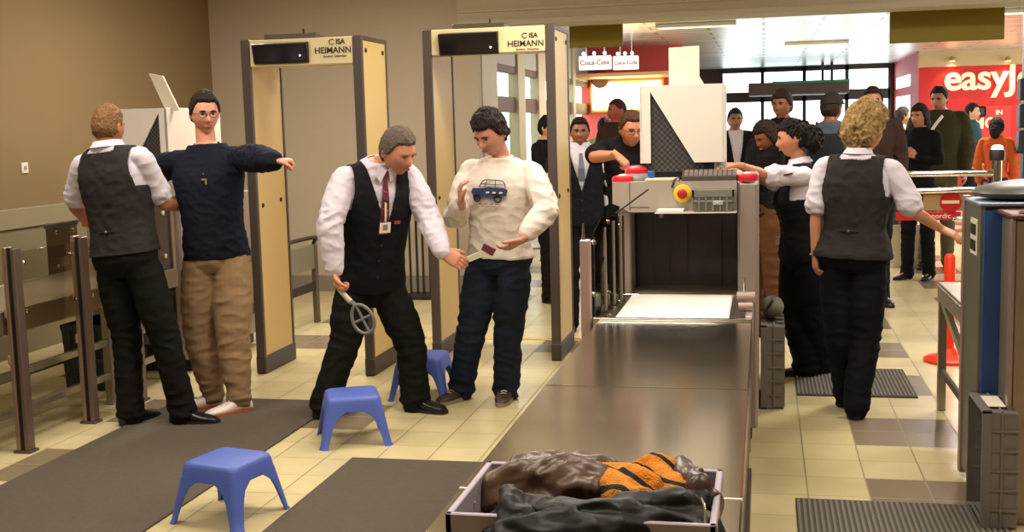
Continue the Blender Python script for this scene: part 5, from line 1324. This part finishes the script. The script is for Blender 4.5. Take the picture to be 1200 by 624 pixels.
# 4 man in the white sweatshirt
B = posed(1.74, (587, 201), (586, 303), 6.5, -10, (575, 157), [(594, 468), (541, 468)], [(597, 382), (556, 384)], [2, -28], wide=1.05, ys=0., yh=-.08)
arm(B, 'R', (534, 256), (538, 240), (537, 222), es=-1, ws=-1, hs=-1, cu=.6, pn=(1, .3, 0), th=(.4, -1, .3))
B.J['elR'] = reach(B.J['shR'], 534, 254, .29*B.k, -1); B.J['wrR'] = reach(B.J['elR'], 541, 238, .24*B.k, -1); B.J['hdR'] = Vector((-.02, -.3, .9))
arm(B, 'L', (640, 246), (612, 281), (586, 297), es=-1, ws=-1, hs=-1, cu=.5, pn=(0, .3, 1), th=(-.3, -.8, .5))
SWEAT = clothmat('white_sweatshirt', '#d8cdbf', .9, .03); JEANS = clothmat('dark_blue_jeans', '#1d2433', .85, .25)
r_, B4, M4 = build_person('dark haired man in a white sweatshirt with a blue car print and dark jeans', B, dict(hs=1.05, face=-26, pitch=26, skin='#b67d64', haircol='#261a14', hair=(.058, -.012, -.065, .015, .011, 55, .020), hrem=1, hamp=.006, hfreq=60, seed=7.7, shirt=SWEAT, shirtname='sweatshirt', inf=.030, loose=.022, hem=.02, famp=.009, ff=11, ribneck=SWEAT, cuff=.22, trousers=JEANS, trname='jeans', tw=1.16, hemr=.078, drop=.018, tf=8, tamp=.009, tinf=.014, shoemat=mat('brown_trainer', '#3a2c22', .5), solemat=mat('trainer_sole_cream', '#8f8068', .6), laces=mat('trainer_laces', '#d8cfb8', .6)))
# car print, laid on the chest
INKB = mat('print_blue_ink', '#26345a', .8)
def on_chest(B, pts, m, nm, root, infl, th=.0025):
    q = MB(); n = len(pts); a = [B.surf(-(x*1.3-.005), .78+(t-.67)*1.3, infl) for x, t in pts]; b = [p+B.sf*th for p in a]
    q.add(a+b, [list(range(n))[::-1], list(range(n, 2*n))]+[[i, (i+1) % n, (i+1) % n+n, i+n] for i in range(n)]); return q.build(nm, m, root)
IF = .040
cp = on_chest(B4, [(-.085, .665), (-.078, .70), (-.02, .705), (.0, .715), (.075, .705), (.085, .69), (.08, .645), (.055, .625), (.02, .615), (-.035, .63), (-.05, .60), (-.07, .60), (-.075, .64)], INKB, 'car_print', r_, IF)
def cl(pts, m, r=.0022, nm='print_line'):
    q = MB(); q.tube([B4.surf(-(x*1.3-.005), .78+(t-.67)*1.3, IF+.003) for x, t in pts], r, 6, sub=2); return q.build(nm, m, cp)
cl([(-.045, .712), (-.03, .765), (-.01, .775), (.06, .768), (.075, .715)], INKB, .003, 'roof_line'); cl([(-.02, .715), (-.01, .77)], INKB); cl([(.03, .715), (.028, .772)], INKB); cl([(-.04, .74), (.07, .735)], INKB)
for x in (-.052, .045):
    q = MB(); q.tube([B4.surf(-((x+.016*math.cos(g))*1.3-.005), .78+(.618+.030*math.sin(g)-.67)*1.3, IF+.004) for g in np.linspace(0, 2*PI, 13)[:-1]], .0045, 6, closed=True); q.build('print_wheel', mat('print_dark', '#171a26', .8), cp)
for x in (-.01, .02, .05): on_chest(B4, [(x, .66), (x+.014, .662), (x+.014, .675), (x, .675)], SWEAT, 'print_gap', cp, IF+.002, .003)
for j in range(4): cl([(-.045+j*.026, .57), (-.028+j*.026, .57)], mat('print_grey', '#77727a', .8), .003)
cl([(-.035, .55), (.035, .55)], MATS['print_grey'], .0018)
# passport in his hand and a white card
h_ = B4.J['wrL']+B4.J['hdL'].normalized()*.11
def slabobj(nm, c, dx, dz, w, h, th, m, lab, cat):
    q = MB(); n = dx.cross(dz).normalized(); q.prism([c-dx*w-dz*h, c+dx*w-dz*h, c+dx*w+dz*h, c-dx*w+dz*h], n*th); o = q.build(nm, m); tag(o, lab, cat); return o
X_ = Vector((1, .2, 0)).normalized()
slabobj('wallet', P(573, 292, h_.y-.0), Vector((.85, .1, -.5)).normalized(), Vector((.5, -.4, .75)).normalized(), .036, .024, .010, mat('wallet_maroon', '#7c3446', .5), 'maroon wallet held at the belt by the man in the white sweatshirt', 'wallet')
slabobj('white_card', P(556, 301, h_.y-.02), Vector((.9, .0, .35)).normalized(), Vector((-.3, -.3, .8)).normalized(), .038, .016, .006, mat('card_cream', '#e6e0c8', .5), 'small pale object held between the guard and the man in jeans', 'card')
# 5 woman guard with dark hair at the scanner
B = posed(1.68, (936, 205), (941, 300), 7.3, -78, (929, 163), [(960, 438), (944, 441)], [(955, 372), (936, 372)], [-75, -85], fem=True, ha=-60)
arm(B, 'R', (905, 214), (862, 200), (842, 198), es=-1, ws=-1, hs=-1, cu=.45, pn=(0, 0, -1), th=(0, 1, .2))
arm(B, 'L', (898, 206), (866, 194), (848, 193), es=-1, ws=-1, hs=-1, cu=.45, pn=(0, 0, -1), th=(0, -1, .2))
r_, B5, M5 = build_person('woman guard with bushy dark hair reaching over the scanner, seen in profile', B, dict(face=-84, pitch=6, skin='#b87a58', haircol='#15100e', hair=(.060, .0, -.060, .010, .003, 45, .006), tail=[((0, -.09, .02), (0, -.13, .0), (0, -.15, -.06), .06, .066), ((.03, -.08, .0), (.04, -.12, -.03), (.03, -.13, -.08), .05, .05), ((-.03, -.08, .0), (-.04, -.12, -.03), (-.03, -.13, -.08), .05, .05)], hamp=.012, hfreq=45, seed=2.2, shirt=SHIRTW, sleeve='short', collar=SHIRTW, vest=VESTD, vhem=-.05, vdepth=.16, loose=.018, trousers=TROUN, tw=1.25, hemr=.085, tf=8, lips='#a04a44', belt=BLACK))
p = B5.surf(.10, .2, .03); plate(p+Vector((0, -.02, 0)), Vector((1, 0, 0)), UP, Vector((0, -1, 0)), .016, .026, mat('badge_card2', '#c9c4bc', .4), 'hip_badge', r_)
sp_ = B5.J['shL'].lerp(B5.J['elL'], .45); plate(sp_+Vector((0, -.075, .01)), Vector((1, 0, .2)).normalized(), UP, Vector((0, -1, 0)), .028, .006, mat('epaulet_dark', '#4a2a32', .6), 'sleeve_stripe', r_)
# 6 blonde woman guard from behind
B = posed(1.69, (1005, 197), (1000, 300), 6.46, 162, (1014, 154), [(1000, 488), (992, 474)], [(1010, 398), (988, 398)][::-1], [140, 175], fem=True, wide=1.16, yh=.02)
B.J['anL'], B.J['anR'] = G(992, 476)+UP*.085, G(1003, 490)+UP*.085
B.J['knL'], B.J['knR'] = P(985, 398, 6.5), P(1014, 398, 6.45)
arm(B, 'L', (955, 262), (955, 304), (956, 332), es=1, ws=-1, hs=-1, cu=.5, pn=(1, .2, 0), th=(0, 1, 0))
arm(B, 'R', (1071, 248), (1102, 268), (1128, 280), es=1, ws=1, hs=-1, cu=.3, pn=(0, .3, -1), th=(0, 1, .3))
r_, B6, M6 = build_person('blonde woman guard seen from behind in a grey waistcoat and black trousers', B, dict(hs=1.03, face=128, pitch=8, skin='#bf8262', haircol='#9c7f50', hair=(.062, -.03, -.085, .036, .014, 38, .020), hrem=1, hamp=.012, hfreq=50, seed=5.1, shirt=SHIRTW, sleeve='short', collar=SHIRTW, vest=VESTG, vest_back=1, vhem=-.02, loose=.020, inf=.014, trousers=TROUN, tw=1.16, hemr=.074, tf=8, heel=.03))
MB().tube([B6.J['wrL']-UP*.004+Vector((.028*math.cos(g), .022*math.sin(g), 0)) for g in np.linspace(0, 2*PI, 17)[:-1]], .004, 6, closed=True).build('bracelet', CHROME, r_)
# ---------------- people in the background
BV = .008
BLK = clothmat('black_cloth', '#131113', .85); SUIT = clothmat('dark_suit', '#17171f', .8); OLV = clothmat('olive_jacket', '#3c3823', .85); GRN = clothmat('olive_green_shirt', '#8d8c5a', .85); GRY = clothmat('grey_blue_shirt', '#47505a', .85); TEAL = clothmat('teal_top', '#1f3f44', .85); CRM = clothmat('cream_jacket', '#b9b09c', .85); BRN = clothmat('brown_coat', '#3a2a22', .85); TROUG = clothmat('grey_trousers', '#4a4640', .85); ORT = clothmat('orange_top', '#d4602c', .85); BLJ = clothmat('blue_jeans', '#23304a', .85); WSH = SHIRTW
dk = (.068, -.008, -.064, .009, .006, 55, .012); lg = (.058, -.06, -.11, .016, .006, 40, .010)
def bgp(label, B, **o):
    d = dict(vox=BV, famp=.007, tamp=.007, tf=8, face=0, trousers=BLK, shirt=BLK, hair=dk); d.update(o); return build_person(label, B, d)
# suit man with tie between gate and scanner
B = stand(679, 139, 9.0, 12, wide=1.08)
rt, BB, MM = bgp('man in a dark suit with a striped tie standing right of the second gate', B, face=10, skin='#8f5638', haircol='#1a1310', shirt=WSH, vest=SUIT, vdepth=.30, vw=.30, collar=WSH, trousers=SUIT, vhem=-.12, seed=3.1)
for sd in 'LR':
    sh, el, wr = B.J['sh'+sd], B.J['el'+sd], B.J['wr'+sd]; q = MB(); limb(q, [sh.lerp(B.S, .2), sh, sh.lerp(el, .5), el, wr.lerp(el, .06)], [.060, .066, .064, .058, .048]); to_obj(remesh(q, .008, 2), 'jacket_sleeve', SUIT, rt)
strip_on(BB, [(0, 1.03, .014), (0, .97, .014), (0, .8, .024), (0, .62, .028)], 0, .022, 'tie', mat('tie_blue_grey', '#5a6070', .5), rt)
# man with glasses in black leaning on the scanner
B = stand(738, 128, 7.75, 15, H=1.74); B.J['head'] = P(740, 152, 7.65)
arm(B, 'R', (696, 184), (722, 182), (736, 194), es=-1, ws=-1, hs=-1, cu=1.2, pn=(0, .3, -1), th=(.8, 0, .4))
bgp('man with glasses in a black shirt with bent forearm behind the scanner', B, face=25, pitch=14, skin='#c07c5a', haircol='#4a2f20', glasses='#241d1a', sleeve='short', shirt=BLK, seed=6.)
# taller man behind, red light put into his skin colour
B = stand(721, 116, 11.6, 60); bgp('tall short haired man in dark clothes standing before the glowing board', B, face=-60, skin='#a5503c', haircol='#40201a', hair=(.062, .01, -.05, .004, .001, 45, .004), shirt=BRN)
B = stand(707, 133, 13.5, 150, H=1.66); bgp('person in an olive shirt facing the red cafe wall', B, face=150, haircol='#2a1512', shirt=GRN, trousers=BLJ, seed=2.)
B = stand(640, 142, 10.4, 70, H=1.68); arm(B, 'R', (634, 205), (640, 238), (644, 256), es=-1); bgp('dark clothed person half hidden behind the right post of the second gate', B, face=75, haircol='#100c0a', shirt=BLK, seed=3.)
B = stand(610, 136, 14.0, 20, H=1.72); bgp('person in dark clothes far beyond the second gate', B, face=20, shirt=BRN, trousers=BLJ, seed=4.) if 0 else None
# right of the scanner
B = stand(861, 128, 12.2, 10, wide=1.1)
rt, BB, MM = bgp('person in a long black coat with a pale shirt front beside the white hood', B, face=10, haircol='#2a1c16', skin='#9b6a50', shirt=WSH, vest=BLK, vhem=-.15, vdepth=.45, vw=.16, seed=1.)
for sd in 'LR':
    sh, el, wr = B.J['sh'+sd], B.J['el'+sd], B.J['wr'+sd]; q = MB(); limb(q, [sh.lerp(B.S, .2), sh, sh.lerp(el, .5), el, wr], [.060, .066, .064, .058, .048]); to_obj(remesh(q, .008, 2), 'jacket_sleeve', BLK, rt)
B = stand(898, 139, 8.9, -62, H=1.70); B.J['head'] = P(899, 161, 8.75); arm(B, 'R', (880, 212), (862, 215), (852, 214), es=-1)
arm(B, 'L', (884, 206), (866, 205), (856, 204), es=-1)
bgp('person with brown hair and dark clothes bending over the scanner behind the woman guard', B, face=-55, pitch=22, skin='#84492f', haircol='#2a1811', hair=lg, tail=[((0, -.07, .02), (0, -.10, -.05), (0, -.09, -.12), .06, .065)], shirt=BLK, trousers=clothmat('brown_trousers', '#5a3a22', .85), seed=8.)
B = stand(917, 107, 10.4, -15); bgp('tall man with dark hair standing behind the bending person', B, face=-25, skin='#8f5a40', haircol='#33241a', shirt=BLK, hair=(.055, -.01, -.07, .014, .006, 45, .016), seed=9.)
B = stand(974, 110, 9.6, 165, wide=1.1)
rt, BB, MM = bgp('man in a dark cap and grey blue top with his back turned', B, face=150, skin='#7a4c38', haircol='#2e2119', shirt=GRY, trousers=TROUG, seed=4.)
q = MB(); q.loft([[MM @ (hp(x, y, z)*1.0+Vector((x*.02, y*.02, z*.018+.004))) for (x, y, z) in [(math.sqrt(1-zz*zz)*math.sin(a), math.sqrt(1-zz*zz)*math.cos(a), zz) for a in np.linspace(0, 2*PI, 33)[:-1]]] for zz in (.30, .4, .55, .7, .85, .95, .995)])
cap_ = q.build('cap', clothmat('cap_brown', '#2d2620', .8), rt, smooth=60)
q = MB(); q.prism([MM @ Vector(v) for v in ((-.06, .085, .045), (-.045, .14, .035), (0, .16, .033), (.045, .14, .035), (.06, .085, .045), (0, .10, .048))], MM.to_3x3() @ Vector((0, 0, .006))); q.build('visor', clothmat('cap_brown', '#2d2620', .8), cap_)
c_ = BB.surf(0, .62, .02, -1)-BB.sf*.06; t = thing('backpack', 'dark backpack worn by the man with the cap between the two women guards', 'backpack', c_)
rr = []
for z, w, d in ((-.20, .10, .05), (-.17, .135, .075), (0, .145, .08), (.14, .13, .07), (.20, .08, .04)): rr.append(ring(c_+UP*z, BB.sr, BB.sf, w, d, 24, 3))
MB().loft(rr).build('pack_body', clothmat('pack_dark', '#1c1e22', .8), t, smooth=50)
for s in (-1, 1): MB().tube([c_+BB.sr*s*.09+UP*.17, BB.at(1.0)[0]+BB.sr*s*.11+UP*.085, BB.surf(s*.12, .8, .03), BB.surf(s*.15, .5, .03)], .012, 8, sub=4, flat=.5).build('shoulder_strap', BLACK, t)
B = stand(1022, 103, 10.3, 5); bgp('man with sunglasses and short hair standing behind the blonde woman guard', B, face=0, skin='#b37a5c', haircol='#2b1e18', glasses='#0c0a0a', shirt=BRN, seed=3.)
B = stand(1056, 128, 14.5, 100, H=1.7); bgp('person in a pale jacket far off before the bright panes', B, face=110, haircol='#4a4038', shirt=CRM, trousers=TROUG, seed=1.5)
B = stand(1079, 122, 12.0, -35, fem=True, H=1.70); arm(B, 'R', (1060, 190), (1082, 186), (1092, 182), es=-1, ws=-1, cu=.4, pn=(0, 1, 0)); arm(B, 'L', (1100, 190), (1074, 184), (1062, 172), es=-1, ws=-1, cu=.4, pn=(0, 1, 0))
bgp('woman with dark brown hair and crossed arms in black clothes', B, face=-40, skin='#b97a5e', haircol='#2e1d16', hair=lg, tail=[((.0, -.07, .0), (0, -.09, -.07), (0, -.08, -.14), .055, .06)], shirt=BLK, seed=2.7)
B = stand(1101, 102, 12.9, -10, wide=1.12)
rt, BB, MM = bgp('tall man in an olive green jacket with a white strap over the shoulder', B, face=-30, pitch=10, skin='#b5785a', haircol='#1e1612', shirt=OLV, inf=.03, loose=.03, trousers=clothmat('khaki_dark', '#5c5238', .85), seed=5.5)
MB().tube([BB.surf(-.04, 1.04, .045), BB.surf(.02, .9, .045), BB.surf(.07, .75, .045), BB.surf(.10, .6, .045)], .018, 8, sub=3, flat=.4).build('white_strap', WHITEP, rt)
B = stand(1168, 139, 14.0, 165, fem=True, H=1.55); bgp('person with dark hair and an orange top before the red wall', B, face=160, haircol='#2a1c18', hair=lg, tail=[((0, -.07, .0), (0, -.09, -.07), (0, -.08, -.14), .055, .06)], shirt=ORT, trousers=BLJ, seed=6.3)
B = stand(1138, 121, 17.0, 60, H=1.74); bgp('man in teal and dark clothes beside the red MC poster', B, face=70, haircol='#1e1814', shirt=TEAL, seed=7.)
